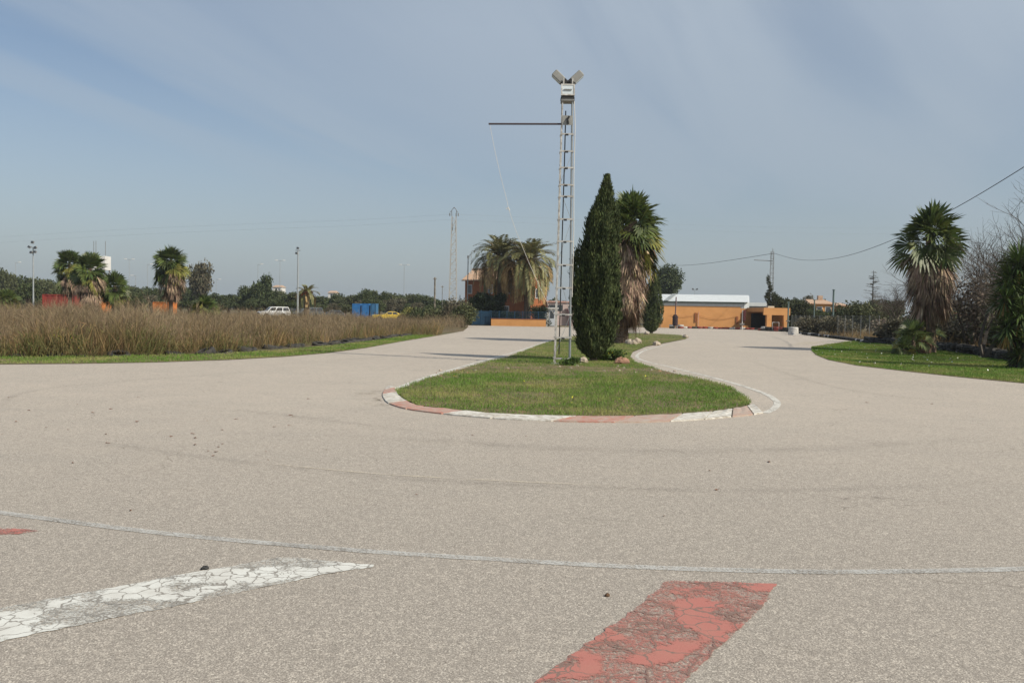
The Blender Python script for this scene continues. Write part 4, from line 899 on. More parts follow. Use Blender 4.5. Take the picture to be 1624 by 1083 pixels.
# ================================================================== vehicles and containers on the left
GLASSC = mat('car_glass', (0.03, 0.035, 0.04), 0.1, spec=0.8)
CHR = mat('chrome', (0.6, 0.6, 0.6), 0.25, metal=1.0)
def car(name, label, cat, loc, rz, body, L_, Wd, low, cab_, mbody, roofrack=False, scale=1.0):
    """low: side outline (x,z) of the body up to the shoulder; cab_: outline of the cabin above it"""
    o = thing(name, label, cat, loc, rz); w = Wd / 2
    n = len(low); mb = MB(); V = []; cxm = 0
    rings = [(-w + .06, 0.94), (-w, 1.0), (-w, 1.0), (w, 1.0), (w - .06, 0.94)]
    ys = [-w, -w + .05, w - .05, w]; ins = [0.03, 0, 0, 0.03]
    for y, k in zip(ys, ins):
        for (x, z) in low: V.append((x * (1 - k), y, z - (k if z > 0.5 else 0)))
    Fs = []
    for a in range(3):
        for i in range(n): j = (i + 1) % n; Fs.append((a * n + i, a * n + j, (a + 1) * n + j, (a + 1) * n + i))
    Fs += [tuple(range(n - 1, -1, -1)), tuple(3 * n + i for i in range(n))]
    mb.add(V, Fs); ob = mb.build('body', mbody, o)
    m = len(cab_); zlo = min(z for _, z in cab_); zhi = max(z for _, z in cab_); V = []
    for s in (-1, 1):
        for (x, z) in cab_: V.append((x, s * (w - .06 - .17 * (z - zlo) / (zhi - zlo)), z))
    c_ = npmesh('cabin', V, [tuple(range(m - 1, -1, -1)), tuple(range(m, 2 * m))] + [(i, (i + 1) % m, (i + 1) % m + m, i + m) for i in range(m)], mbody, o)
    cxs = sum(x for x, _ in cab_) / m; czs = (zlo + zhi) / 2
    def at_(x, z, s, off=.012): return (x, s * (w - .06 - .17 * (z - zlo) / (zhi - zlo) + off), z)
    # side windows: the cabin outline shrunk, split by pillars
    def xr(z):  # cabin extents at height z
        xs = []
        for i in range(m):
            (xa_, za_), (xb_, zb_) = cab_[i], cab_[(i + 1) % m]
            if (za_ - z) * (zb_ - z) < 0: xs.append(xa_ + (xb_ - xa_) * (z - za_) / (zb_ - za_))
        return min(xs), max(xs)
    za, zb_ = zlo + .06, zhi - .09; l0, l1 = xr(za); h0, h1 = xr(zb_); ks = body['win']
    for s in (-1, 1):
        for (u0, u1) in ks:
            q = [(l0 + .1 + (l1 - l0 - .2) * u0, za), (l0 + .1 + (l1 - l0 - .2) * u1, za), (h0 + .08 + (h1 - h0 - .16) * u1, zb_), (h0 + .08 + (h1 - h0 - .16) * u0, zb_)]
            npmesh('side_window', [at_(x, z, s) for x, z in q], [(0, 1, 2, 3)], GLASSC, o)
    for e, nm in ((0, 'windscreen'), (1, 'rear_window')):
        xl, xh = (l0, h0) if e == 0 else (l1, h1); sg = -1 if e == 0 else 1
        npmesh(nm, [(xl + sg * .012, -w + .2, za), (xl + sg * .012, w - .2, za), (xh + sg * .012, w - .3, zb_), (xh + sg * .012, -w + .3, zb_)], [(0, 1, 2, 3)], GLASSC, o)
    rw = body['r']
    for x in body['wheels']:
        for s in (-1, 1):
            y0 = s * (w - .1); t = MB().lathe([(rw * .6, -.11), (rw * .94, -.11), (rw, -.06), (rw, .06), (rw * .94, .11), (rw * .6, .11)], 20, (x, y0, rw), 'y').build('wheel', RUBBER, o)
            MB().lathe([(rw * .1, -.118 * 1), (rw * .58, -.1), (rw * .58, .1), (rw * .1, .118)], 14, (x, y0, rw), 'y').build('rim', GALV, t)
    x0 = min(x for x, _ in low); x1 = max(x for x, _ in low)
    for s in (-1, 1):
        MB().bbox(x0 - .02, s * (w - .38) - .14, body['hl'], x0 + .08, s * (w - .38) + .14, body['hl'] + .15, .02).build('headlight', GLASSL, o)
        MB().box(x1 - .05, s * (w - .25) - .08, body['hl'], x1 + .015, s * (w - .25) + .08, body['hl'] + .22).build('tail_light', mat('tail_light_red', (0.35, 0.02, 0.02), 0.4), o)
    MB().box(x0 - .035, -w * .5, body['hl'] - .02, x0 + .02, w * .5, body['hl'] + .13).build('grille', BLACK, o)
    MB().bbox(x0 - .1, -w + .04, .32, x0 + .1, w - .04, .5, .02).build('bumper', body['bump'], o)
    MB().bbox(x1 - .1, -w + .04, .32, x1 + .1, w - .04, .5, .02).build('bumper', body['bump'], o)
    MB().box(x0 - .112, -.26, .36, x0 - .102, .26, .47).build('number_plate', WHITE, o)
    for s in (-1, 1): MB().bbox(l0 + .25, s * (w + .02) - .05, zlo + .02, l0 + .38, s * (w + .02) + .08, zlo + .16, .01).build('mirror', mbody, o)
    if roofrack:
        for s in (-1, 1): MB().tube([(h0 + .15, s * (w - .32), zhi + .06), (h1 - .1, s * (w - .32), zhi + .06)], .02, 5).build('roof_rail', BLACK, o)
    return o
wheelarch = lambda x, r: [(x + r * math.cos(a), r * 0.95 + r * math.sin(a)) for a in np.linspace(PI, 0, 7)]
def lowline(x0, x1, w1, w2, r, top):
    return [(x0, .3)] + [(x, max(z, .3)) for x, z in wheelarch(w1, r)] + [(x, max(z, .3)) for x, z in wheelarch(w2, r)] + [(x1, .3)] + top
SUVP = mat('white_car_paint', (0.74, 0.75, 0.76), 0.3, spec=0.6)
GRYP = mat('grey_car_paint', (0.10, 0.12, 0.13), 0.35, spec=0.6)
SILP = mat('silver_car_paint', (0.42, 0.45, 0.47), 0.35, spec=0.6)
YELP = mat('yellow_car_paint', (0.66, 0.46, 0.06), 0.4, spec=0.5)
suvB = dict(win=((0, .31), (.35, .66), (.70, 1)), r=.37, wheels=(-1.4, 1.25), hl=.72, bump=BLACK)
suvL = lowline(-2.3, 2.3, -1.4, 1.25, .42, [(2.33, .8), (2.25, 1.08), (-1.15, 1.08), (-2.1, 1.0), (-2.32, .82)])
suvC = [(-1.2, 1.06), (-.55, 1.66), (-.3, 1.72), (1.9, 1.72), (2.05, 1.66), (2.24, 1.06)]
x, y, z = base(434, 125); car('offroad_car', 'white off-road estate car facing left behind the dry weeds', 'car', (x, y, z), R(33), suvB, 4.6, 1.8, suvL, suvC, SUVP, True)
x, y, z = base(489, 131); car('offroad_car', 'dark grey off-road car parked behind the slim floodlight pole', 'car', (x, y, z), R(20), suvB, 4.6, 1.8, suvL, suvC, GRYP, True)
x, y, z = base(462, 142); car('parked_car', 'dark green estate car half hidden between the white and the grey off-road cars', 'car', (x, y, z), R(12), suvB, 4.6, 1.8, suvL, [(p, q - .12) for p, q in suvC], mat('dark_green_car_paint', (0.03, 0.06, 0.05), 0.35, spec=.6))
hatB = dict(win=((0, .47), (.53, 1)), r=.31, wheels=(-1.25, 1.2), hl=.6, bump=SILP)
hatL = lowline(-2.05, 2.0, -1.25, 1.2, .36, [(2.02, .7), (1.95, .92), (-1.0, .92), (-1.9, .78), (-2.06, .62)])
hatC = [(-1.0, .9), (-.25, 1.36), (0, 1.41), (1.3, 1.40), (1.92, .9)]
x, y, z = base(526, 128); car('parked_car', 'low grey car nearly hidden by weeds right of the dark grey off-road car', 'car', (x, y, z), R(8), hatB, 4, 1.7, hatL, [(p, q - .05) for p, q in hatC], GRYP)
x, y, z = base(398, 133); 0 and car('parked_car', 'pale small car nearly hidden by the weeds left of the white off-road car', 'car', (x, y, z), R(15), hatB, 4, 1.7, hatL, hatC, SUVP)
yB = dict(win=((0, .5), (.56, 1)), r=.33, wheels=(-1.45, 1.35), hl=.6, bump=CHR)
yL = lowline(-2.35, 2.3, -1.45, 1.35, .37, [(2.42, .72), (2.3, .98), (1.6, 1.0), (1.0, .93), (-.7, .90), (-2.2, .84), (-2.42, .70)])
yC = [(-.75, .88), (-.2, 1.27), (.1, 1.34), (.75, 1.33), (1.05, 1.22), (1.65, .95)]
x, y, z = base(617, 118); car('coupe_car', 'yellow classic coupe parked at the edge of the weeds beside the blue cabins', 'car', (x, y, z), R(14), yB, 4.7, 1.75, yL, yC, YELP)

def container(name, label, cat, xa, xb, ytop, d, m, rz=0.0, doors=0):
    x0, x1 = X(xa, d), X(xb, d); h = Zt((xa + xb) / 2, ytop, d) - g(d); w = x1 - x0
    o = thing(name, label, cat, (x0, d, g(d)), rz); mb = MB(); n = max(6, int(w / .28))
    for i in range(n):
        a, b = w * i / n, w * (i + 1) / n; k = .03 * (i % 2)
        mb.box(a, k, .1, b, 2.4, h - .08)
    mb.build('body', m, o)
    MB().box(-.04, -.04, 0, w + .04, .06, .12).box(-.04, -.04, h - .1, w + .04, 2.45, h).box(-.05, -.05, .12, .07, .05, h - .1).box(w - .07, -.05, .12, w + .05, .05, h - .1).build('frame', m, o)
    for i in range(doors):
        a = w * i / doors + .12; b = w * (i + 1) / doors - .12
        q = MB().box(a, -.07, .15, b, -.012, h - .15).build('door', m, o); MB().box(b - .18, -.11, 1.0, b - .1, -.07, 1.15).build('handle', BLACK, q)
    return o
container('container', 'dull red corrugated container behind the left fan palms', 'container', 68, 119, 467, 92, REDP)
container('container', 'small bright orange container behind the lone fan palm', 'container', 243, 268, 479, 100, ORP)
container('container', 'small orange hut partly hidden behind the short fan palm', 'container', 156, 161, 471, 96, ORP)
for i, (xa, xb, lab) in enumerate(((559, 570.5, 'leftmost of the three blue metal cabins near the yellow car'), (574, 584.5, 'middle one of the three blue metal cabins near the yellow car'), (588, 596, 'rightmost and darkest of the three blue metal cabins near the yellow car'))):
    container('metal_cabin', lab, 'cabin', xa, xb, 481.5, 128, BLUEB if i < 2 else mat('dull_blue_metal', (0.05, 0.17, 0.33), .6, var=.3, scale=2), 0, 1)['group'] = 'blue metal cabins'

# ================================================================== poles, masts, lamps, wires
def flood_pole(label, px, ytop, pxb, d, heads, m=GALV, rad=.09):
    x, y, z = base(pxb, d, 490); tp = pt(px, ytop, d); h = tp.z - z; o = thing('floodlight_pole', label, 'floodlight pole', (x, y, z))
    MB().tube([(0, 0, -.2), (0, 0, h * .5), (0, 0, h)], [rad, rad * .8, rad * .55], 8).build('pole', m, o)
    MB().box(-.3, -.04, h - .06, .3, .04, h).build('cross_bar', STEELD, o)
    for (dx, dz, a) in heads:
        T = Matrix.Translation((dx, -.1, h + dz)) @ Matrix.Rotation(R(a), 4, 'Y') @ Matrix.Rotation(R(-20), 4, 'X')
        q = MB().bbox(-.15, -.08, -.12, .15, .08, .12, .02).rot(T).build('floodlight', STEELD, o); MB().box(-.12, -.095, -.09, .12, -.082, .09).rot(T).build('lamp_glass', GLASSD, q)
    return o
flood_pole('slim grey floodlight pole with several lamps at the far left of the picture', 56, 392, 53, 88, ((-.35, .0, 25), (.3, -.05, -20), (0, .5, 5), (.25, -.5, 10), (-.15, -.55, 0)))
flood_pole('slim grey floodlight pole with a compact lamp head between the white and grey off-road cars', 473.7, 397, 472, 100, ((0, .25, 10), (-.15, -.35, 0)), GALV, .12)
flood_pole('small dark twin floodlight above the white warehouse roof', 1101, 459, 1101, 150, ((-.35, .05, 30), (.4, .05, -30)), GALV, .04)
def street_lamp(label, px, ytop, d, arms, grp='tall street lamps far off beyond the trees'):
    x, y, z = base(px, d, 440); h = Zt(px, ytop, d) - z; o = thing('street_lamp', label, 'street lamp', (x, y, z), 0, grp)
    MB().tube([(0, 0, -.2), (0, 0, h)], [.09, .06], 6).build('pole', GALV, o)
    for s in arms:
        MB().tube([(0, 0, h - .2), (s * .9, 0, h)], .05, 5).build('arm', GALV, o)
        MB().bbox(s * 1.1 - .4, -.15, h - .05, s * 1.1 + .4, .15, h + .12, .04).build('lamp_head', WHITE, o)
street_lamp('street lamp with a single head left of the far left floodlight pole', 25, 416, 240, (1,))
street_lamp('tall street lamp with two heads between the short fan palm and the lone fan palm', 205, 411, 240, (-1, 1))
street_lamp('shorter street lamp with one head right of the twin headed lamp', 215, 437, 240, (-1,))
street_lamp('single headed street lamp just left of the lone fan palm', 234, 419, 240, (1,))
street_lamp('street lamp above the pointed trees left of the white car', 409, 419, 240, (1,))
street_lamp('twin headed street lamp between the pointed trees and the slim floodlight pole', 444, 413, 240, (-1, 1))
street_lamp('twin headed street lamp above the trees behind the yellow car', 641, 420, 240, (-1, 1))
street_lamp('street lamp barely showing right of the round tree at the left', 343, 443, 260, (1,))
def simple_pole(name, label, cat, px, ytop, d, rad, m, pxb=None, extra=None, group=None):
    x, y, z = base(pxb or px, d, 500); h = Zt(px, ytop, d) - z; o = thing(name, label, cat, (x, y, z), 0, group)
    MB().tube([(0, 0, -.2), (0, 0, h)], [rad, rad * .85], 8).build('pole', m, o)
    if extra: extra(o, h)
    return o
def capx(o, h): MB().box(-.25, -.05, h - .25, .25, .05, h - .15).build('crossarm', WOODP, o); MB().tube([(-.2, 0, h - .15), (-.2, 0, h)], .03, 6).build('insulator', WHITE, o)
simple_pole('utility_pole', 'short grey wooden pole left of the lattice pylon', 'utility pole', 690, 440, 120, .14, WOODP, 689, capx)
simple_pole('utility_pole', 'thin pole standing right behind the lattice pylon foot', 'utility pole', 729, 468, 112, .07, GALV)
simple_pole('utility_pole', 'thin dark pole between the wooden pole and the pylon', 'utility pole', 701, 453, 150, .07, STEELD, None, capx)
simple_pole('utility_pole', 'thin white lamp pole at the left corner of the orange house', 'utility pole', 741.5, 408, 99, .07, GALV, 741, lambda o, h: MB().bbox(-.12, -.12, h - .1, .12, .12, h + .2, .03).build('lamp_head', WHITE, o))
simple_pole('utility_pole', 'thin curved pole rising over the roof of the orange house', 'utility pole', 746, 400, 112, .05, GALV, 746, lambda o, h: MB().tube([(0, 0, h), (.15, 0, h + .25), (.35, 0, h + .2), (.5, 0, h - .05)], .04, 6).build('arm', GALV, o))
def capg(o, h):
    MB().lathe([(.13, h - .02), (.13, h + .05), (.05, h + .08)], 10).build('cap', GREENP, o); MB().box(-.16, -.16, h * .35, .16, .16, h * .35 + .12).build('clamp', STEELD, o)
simple_pole('metal_pole', 'tall grey green pole with a cap in the fence right of the porch building', 'pole', 1483, 459, 68, .09, GREENP, 1481, capg) if False else None
simple_pole('metal_pole', 'tall grey green pole with a cap in the wire fence right of the hedge', 'pole', 1322, 460, 78, .10, GREENP, 1321, capg)
simple_pole('metal_pole', 'blue grey pole standing at the right column of the porch building', 'pole', 1249, 480, 86, .085, GREENP, 1250, capg)
simple_pole('metal_pole', 'dim green pole in the shade between the hedge and the tall capped pole', 'pole', 1291, 476, 88, .07, GREENP, 1291, capg)
def pennant(o, h): pass
x, y, z = base(1071, 95); h = Zt(1072.5, 471, 95) - z
bp = thing('chimney_stove', 'dark brown drum with a tall thin flue pipe in front of the orange wall', 'stove', (x, y, z))
hb = Zt(1072, 499, 95) - z; h0_ = .3
MB().lathe([(.30, h0_), (.31, .5), (.31, hb - .35), (.35, hb - .3), (.35, hb - .22), (.27, hb - .2), (.2, hb)], 16).build('drum', mat('dark_rust', (0.05, 0.03, 0.035), .8, var=.4, scale=4), bp)
MB().tube([(0, 0, hb - .05), (.05, 0, h)], .07, 8).build('flue', mat('rusty_flue', (0.14, 0.09, 0.09), .8), bp)
for a in range(3): MB().tube([(.22 * math.cos(a * 2.1), .22 * math.sin(a * 2.1), 0), (.22 * math.cos(a * 2.1), .22 * math.sin(a * 2.1), h0_ + .02)], .03, 5).build('leg', STEELD, bp)
# start signal
x, y, z = base(1177.5, 95); h = Zt(1178, 492, 95) - z
sg = thing('signal_light', 'start signal with stacked black discs on a white post before the orange wall', 'signal light', (x, y, z))
MB().tube([(0, 0, -.1), (0, 0, h)], .05, 8).build('post', WHITE, sg)
MB().bbox(.08, -.05, h - 1.25, .34, .08, h + .03, .02).build('signal_box', BLACK, sg)
for i in range(4):
    MB().lathe([(.15, -.13), (.15, -.05), (.12, -.05), (.12, -.12)], 14, (.21, 0, h - .12 - .3 * i), 'y').build('lamp', mat('dark_lens', (0.10, 0.02, 0.02), .3, spec=.7), sg)
MB().bbox(-.3, -.12, .55, .22, .12, .72, .03).build('control_box', STEELD, sg); MB().tube([(-.2, 0, 0), (-.2, 0, .56)], .02, 5).build('stay', STEELD, sg); MB().tube([(.15, 0, 0), (.15, 0, .56)], .02, 5).build('stay', STEELD, sg)

# lattice pylon
PD = 118; x, y, z = base(718, PD, 487); h = Zt(721, 329, PD) - z
CON = mat('pale_lattice_steel', (0.50, 0.49, 0.46), .8, var=.2, scale=3)
py_ = thing('lattice_pylon', 'tall pale lattice pylon left of the orange house', 'pylon', (x, y, z))
def pw(t): return .58 - .30 * t
for sx in (-1, 1):
    for sy in (-1, 1): MB().tube([(sx * pw(0), sy * pw(0), -.2), (sx * pw(1), sy * pw(1), h * .92)], .075, 4).build('leg', CON, py_)
mb = MB(); nn = 22
for i in range(nn):
    a, b = i / nn, (i + 1) / nn; za, zb_ = a * h * .92, b * h * .92
    for sy in (-1, 1):
        s = 1 if i % 2 else -1; mb.tube([(s * pw(a), sy * pw(a), za), (-s * pw(b), sy * pw(b), zb_)], .035, 4, False); mb.tube([(sy * pw(a), s * pw(a), za), (sy * pw(b), -s * pw(b), zb_)], .035, 4, False)
    mb.box(-pw(a), -pw(a) - .02, za - .035, pw(a), -pw(a) + .02, za + .035)
mb.build('lattice', CON, py_)
mb = MB()
for s in (-1, 1): mb.tube([(0, 0, h), (s * .34, 0, h * .975), (s * .3, 0, h * .90), (s * .2, 0, h * .80)], .05, 5); mb.tube([(s * .3, 0, h * .97), (s * .6, 0, h * .955)], .04, 5)
mb.build('crossarm', STEELD, py_)
for s in (-.6, .6, .3): MB().lathe([(.06, -.4), (.1, -.3), (.05, -.2), (.1, -.1), (.03, 0)], 8, (s, 0, h * .95)).build('insulator', STEELD, py_)
# ivy mast with boom at the right
ID = 104; x, y, z = base(1222, ID, 500); h = Zt(1227.5, 399, ID) - z
im = thing('lattice_mast', 'thin lattice mast with a side boom rising out of the ivy behind the porch building', 'mast', (x, y, z))
for s in (-1, 1):
    for sy in (-1, 1): MB().tube([(s * .26, sy * .2, 0), (s * .15, sy * .14, h)], .03, 4).build('leg', STEELD, im)
mb = MB()
for i in range(16): za = h * (i + .5) / 16; w_ = .26 - .11 * (i + .5) / 16; mb.box(-w_, -.2, za - .03, w_, -.17, za + .03); mb.tube([((-1) ** i * w_, -.17, za), (-(-1) ** i * w_, -.17, za + h / 16)], .015, 4, False)
mb.build('lattice', STEELD, im)
zb_ = Zt(1225, 414, ID) - z; MB().tube([(-2.25, 0, zb_ + .08), (.1, 0, zb_)], .04, 6).build('side_boom', STEELD, im)
MB().tube([(0, 0, h - .1), (0, 0, h + .4)], .025, 5).build('aerial', STEELD, im)

def wire(label, pts_, rad, group=None, m=None, cat='cable'):
    p3 = [pt(a, b, c) for a, b, c in pts_]; q = []
    for i in range(len(p3) - 1):
        a, b, c, d = p3[max(i - 1, 0)], p3[i], p3[i + 1], p3[min(i + 2, len(p3) - 1)]
        for j in range(6): t = j / 6; q.append(.5 * ((2 * b) + (c - a) * t + (2 * a - 5 * b + 4 * c - d) * t * t + (3 * b - a - 3 * c + d) * t ** 3))
    q.append(p3[-1]); return setp(MB().tube(q, rad, 4).build('wire', m or BLACKW), label, cat, group)
BLACKW = mat('wire_black', (0.05, 0.05, 0.05), .8); GREYW = mat('wire_grey', (0.22, 0.23, 0.24), .8)
wire('thick black cable sagging from the ivy covered mast up past the large fan palm', ((1228, 402, 104), (1262, 411, 95), (1300, 412.5, 85), (1350, 404, 74), (1424, 377, 61), (1517, 329, 50), (1624, 265, 41), (1760, 175, 33)), .02)
wire('black cable running from the ivy covered mast down left behind the round pine', ((1226, 402, 104), (1170, 411, 112), (1120, 418, 122), (1082, 421, 132), (1040, 421.5, 142)), .028)
for k, (dy, lab) in enumerate(((0, 'upper thin power line running left from the lattice pylon'), (9, 'lower thin power line running left from the lattice pylon'))):
    wire(lab, ((719, 340 + dy * .9, 118), (560, 349 + dy, 122), (400, 355 + dy, 128), (200, 364 + dy, 136), (0, 376 + dy, 145), (-120, 385 + dy, 150)), .007, None, GREYW)
for k, (dy, lab) in enumerate(((0, 'upper thin power line running right from the lattice pylon'), (9, 'lower thin power line running right from the lattice pylon'))):
    wire(lab, ((723, 340 + dy, 118), (880, 347 + dy, 124), (1040, 355 + dy, 130), (1250, 361 + dy, 140), (1420, 362 + dy, 150), (1640, 360 + dy, 165)), .007, None, GREYW)
wire('thin slack wire from the curved roof pole down to the left', ((746, 402, 112), (738, 438, 114), (722, 446, 117)), .007, None, GREYW)
# white water tower with aerials
TD = 110; x0, x1 = X(145, TD), X(167, TD); z = g(TD); za, zb_ = Zt(156, 428, TD) - z, Zt(156, 406, TD) - z
tw = thing('water_tower', 'white box tower with thin aerials rising behind the left fan palms', 'tower', (x0, TD, z)); w_ = x1 - x0
MB().bbox(0, 0, za, w_, 1.6, zb_, .03).build('tank', WHITE, tw)
for q in (.15, w_ - .15):
    for yy in (.15, 1.45): MB().tube([(q, yy, 0), (q, yy, za + .02)], .09, 6).build('leg', STEELD, tw)
for px in (146, 149.5, 164.5):
    q = X(px, TD) - x0; MB().tube([(q, .5, zb_), (q, .5, Zt(156, 382, TD) - z)], .035, 5).build('aerial', STEELD, tw)
# ================================================================== tyres
def tyre_mb(r=.3, w=.2, hole=.55):
    pr = [(r * hole, .0), (r * .86, 0), (r * .97, w * .12), (r, w * .3), (r, w * .7), (r * .97, w * .88), (r * .86, w), (r * hole, w), (r * hole * .98, w * .75), (r * .8, w * .7), (r * .8, w * .3), (r * hole * .98, w * .25)]
    n = 16; V = []; k = len(pr)
    for a, b in pr:
        for j in range(n): t = 2 * PI * j / n; V.append((a * math.cos(t), a * math.sin(t), b))
    Fs = [(i * n + j, i * n + (j + 1) % n, ((i + 1) % k) * n + (j + 1) % n, ((i + 1) % k) * n + j) for i in range(k) for j in range(n)]
    m = MB(); m.add(V, Fs); return m
def tyre(label, loc, m, group, rz=0, tilt=(0, 0), sc=1.0, src={}):
    if m.name not in src:
        o = tyre_mb().build('tyre', m, None, True); src[m.name] = o
    else: o = src[m.name].copy(); COL.objects.link(o)
    o.location = loc; o.rotation_euler = (tilt[0], tilt[1], rz); o.scale = (sc, sc, sc)
    return setp(o, label, 'tyre', group)
rt = random.Random(11)
def along(path, step):
    p = np.array(path); s = np.concatenate([[0], np.cumsum(np.linalg.norm(np.diff(p, axis=0), axis=1))]); u = np.arange(0, s[-1], step)
    return list(zip(np.interp(u, s, p[:, 0]), np.interp(u, s, p[:, 1])))
row_l = P([(-60, 566), (0, 566), (100, 566), (200, 565), (340, 560), (430, 552), (520, 546), (600, 537), (650, 532)])
for (x, y) in along(row_l, .56):
    if rt.random() < .24: continue
    tn = globals().get('tn', 0) + 1
    tyre('%s old black tyre from the left in the row along the left grass strip' % ORD(tn), (x + rt.uniform(-.1, .1), y + .25 + rt.uniform(-.15, .2), g(y) - rt.uniform(.08, .19)), RUBBER, 'old black tyres along the left verge', rt.random() * 6, (rt.uniform(-.3, .3), rt.uniform(-.3, .3)), rt.uniform(.9, 1.15))
row_r = P([(1380, 544), (1430, 548), (1470, 553), (1520, 559), (1570, 566), (1624, 576), (1700, 592)])
for (x, y) in along(row_r, .50):
    for lay in range(2 if x > X(1480, 33) * .9 else 1):
        if rt.random() < .12: continue
        trn = globals().get('trn', 0) + 1
        tyre('%s old black tyre from the left in the heaped row behind the right lawn' % ORD(trn), (x + rt.uniform(-.12, .12), y + .3 + rt.uniform(-.15, .2), g(y) + lay * .18 - .02), RUBBER, 'old black tyres behind the right lawn', rt.random() * 6, (rt.uniform(-.25, .25), rt.uniform(-.25, .25)), rt.uniform(.9, 1.15))
# painted tyres along the orange wall
wallrow = [(X(1078, 97), 97.6), (X(1120, 97), 97.2), (X(1175, 96), 95.4), (X(1215, 93), 93.0), (X(1252, 90), 90.0)]
ii = 0
for (x, y) in along(wallrow, .62):
    c = (TW, TR, TR, RUBBER, TW, TR)[ii % 6] if rt.random() < .8 else TR; ii += 1
    nm = {TW: 'white', TR: 'red', RUBBER: 'black'}[c]
    tyre('%s from the left in the painted tyre row below the orange wall, a %s tyre' % (ORD(ii), nm), (x, y, g(y)), c, '%s tyres in the row below the orange wall' % nm, rt.random() * 6, (rt.uniform(-.08, .08), rt.uniform(-.08, .08)), rt.uniform(1.0, 1.15))
for (px, py_x, k, c, lab) in ((1066.5, 95.2, 0, RUBBER, 'black tyre at the bottom of the pile at the foot of the dark drum'), (1066.5, 95.2, 1, TW, 'white tyre on top of the black one at the foot of the dark drum'), (1080, 95.8, 0, TR, 'red tyre under the white one just right of the dark drum'), (1080, 95.8, 1, TW, 'white tyre topping the red one just right of the dark drum'), (1086, 96.6, 0, TW, 'white tyre second in line right of the dark drum')):
    x, y, z = base(px, py_x); tyre(lab, (x, y, z + k * .2), c, 'tyre pile by the drum', 0, (0, .06 * k), 1.15)
for (px, d, k, c, nm) in ((1226, 88, 0, RUBBER, 0), (1226, 88, 1, RUBBER, 0), (1233, 87.6, 0, TR, 1), (1233, 87.6, 1, TR, 1), (1240, 87.4, 0, RUBBER, 0), (1240, 87.4, 1, TR, 1), (1247, 87, 0, RUBBER, 0), (1247, 87, 1, RUBBER, 0), (1219, 89, 0, RUBBER, 0), (1219, 89, 1, RUBBER, 0), (1213, 90, 0, RUBBER, 0), (1213, 90, 1, TW, 2), (1253, 84.5, 0, RUBBER, 0), (1253, 84.5, 1, RUBBER, 0), (1208, 90.5, 0, TR, 1)):
    x, y, z = base(px, d); tyre('%s %s tyre of the stack in front of the porch, %s pile from the left' % (('bottom', 'top')[k], ('black', 'red', 'white')[nm], ORD(1 + sorted({1208, 1213, 1219, 1226, 1233, 1240, 1247, 1253}).index(px))), (x, y, z + k * .21), c, '%s tyres stacked in front of the porch' % ('black', 'red', 'white')[nm], 0, (0, 0), 1.2)
x, y, z = base(1230, 86.6)
fr = thing('tube_frame', 'white tubular frame standing in the tyre stack in front of the porch', 'frame', (x, y, z))
MB().tube([(-.3, 0, 0), (-.3, 0, .95), (.38, 0, .95), (.38, 0, 0)], .035, 6).build('frame', WHITE, fr); MB().tube([(-.3, 0, .5), (.38, 0, .5)], .025, 6).build('cross_bar', TR, fr)
for k in range(3):
    x, y, z = base(1259, 71.5); tyre(('bottom', 'middle', 'top')[k] + ' white tyre of the stack standing alone at the edge of the track', (x, y, z + k * .20), TW, 'white tyre stack', k, (0, 0), 1.45 - .05 * k)
x, y, z = base(1266, 70.6)
bx_ = setp(MB().prism([(-.4, 0), (.4, 0), (.32, .12), (-.3, .16)], 0, .5).build('broken_slab', TW), 'low pale broken slab lying at the foot of the white tyre stack', 'slab'); bx_.location = (x, y, z)
fi = 0
row_f = [(X(1262, 80), 80), (X(1290, 72), 72), (X(1320, 65), 65), (X(1356, 57), 57), (X(1385, 50), 50)]
for (x, y) in along(row_f, .68):
    c = TW if rt.random() < .22 else RUBBER; nm = 'white' if c is TW else 'black'
    fi += 1; tyre('%s tyre from the left, a %s one, in the row below the wire fence' % (ORD(fi), nm), (x, y, g(y) - .03), c, '%s tyres below the wire fence' % nm, rt.random() * 6, (0, 0), rt.uniform(.9, 1.1))
# wire fence on the right
f0, f1 = Vector((X(1256, 90), 90, 0)), Vector((X(1395, 56), 56, 0))
fn = thing('wire_fence', 'wire mesh fence on thin pale posts between the track and the brush on the right', 'fence', (f0.x, f0.y, g(f0.y)))
n = 14; tops = []
for i in range(n + 1):
    t = i / n; p = f0.lerp(f1, t) - f0; z = g(f0.y + p.y) - g(f0.y); MB().tube([(p.x, p.y, z - .1), (p.x, p.y, z + 1.75)], .022, 6).build('post', mat('dull_fence_post', (0.26, 0.27, 0.26), .7, var=.3, scale=3), fn); tops.append((p.x, p.y, z))
mb = MB()
for hh in (.15, .5, .85, 1.2, 1.45, 1.7): mb.tube([(a, b, c + hh) for a, b, c in tops], .005, 3, False)
for i in range(160):
    t = i / 160 * n; k = int(t); f_ = t - k; a, b = tops[k], tops[k + 1]; xx, yy, z_ = (a[j] + (b[j] - a[j]) * f_ for j in range(3)); mb.tube([(xx, yy, z_ + .1), (xx, yy, z_ + 1.7)], .004, 3, False)
mb.build('wire_mesh', STEELD, fn)

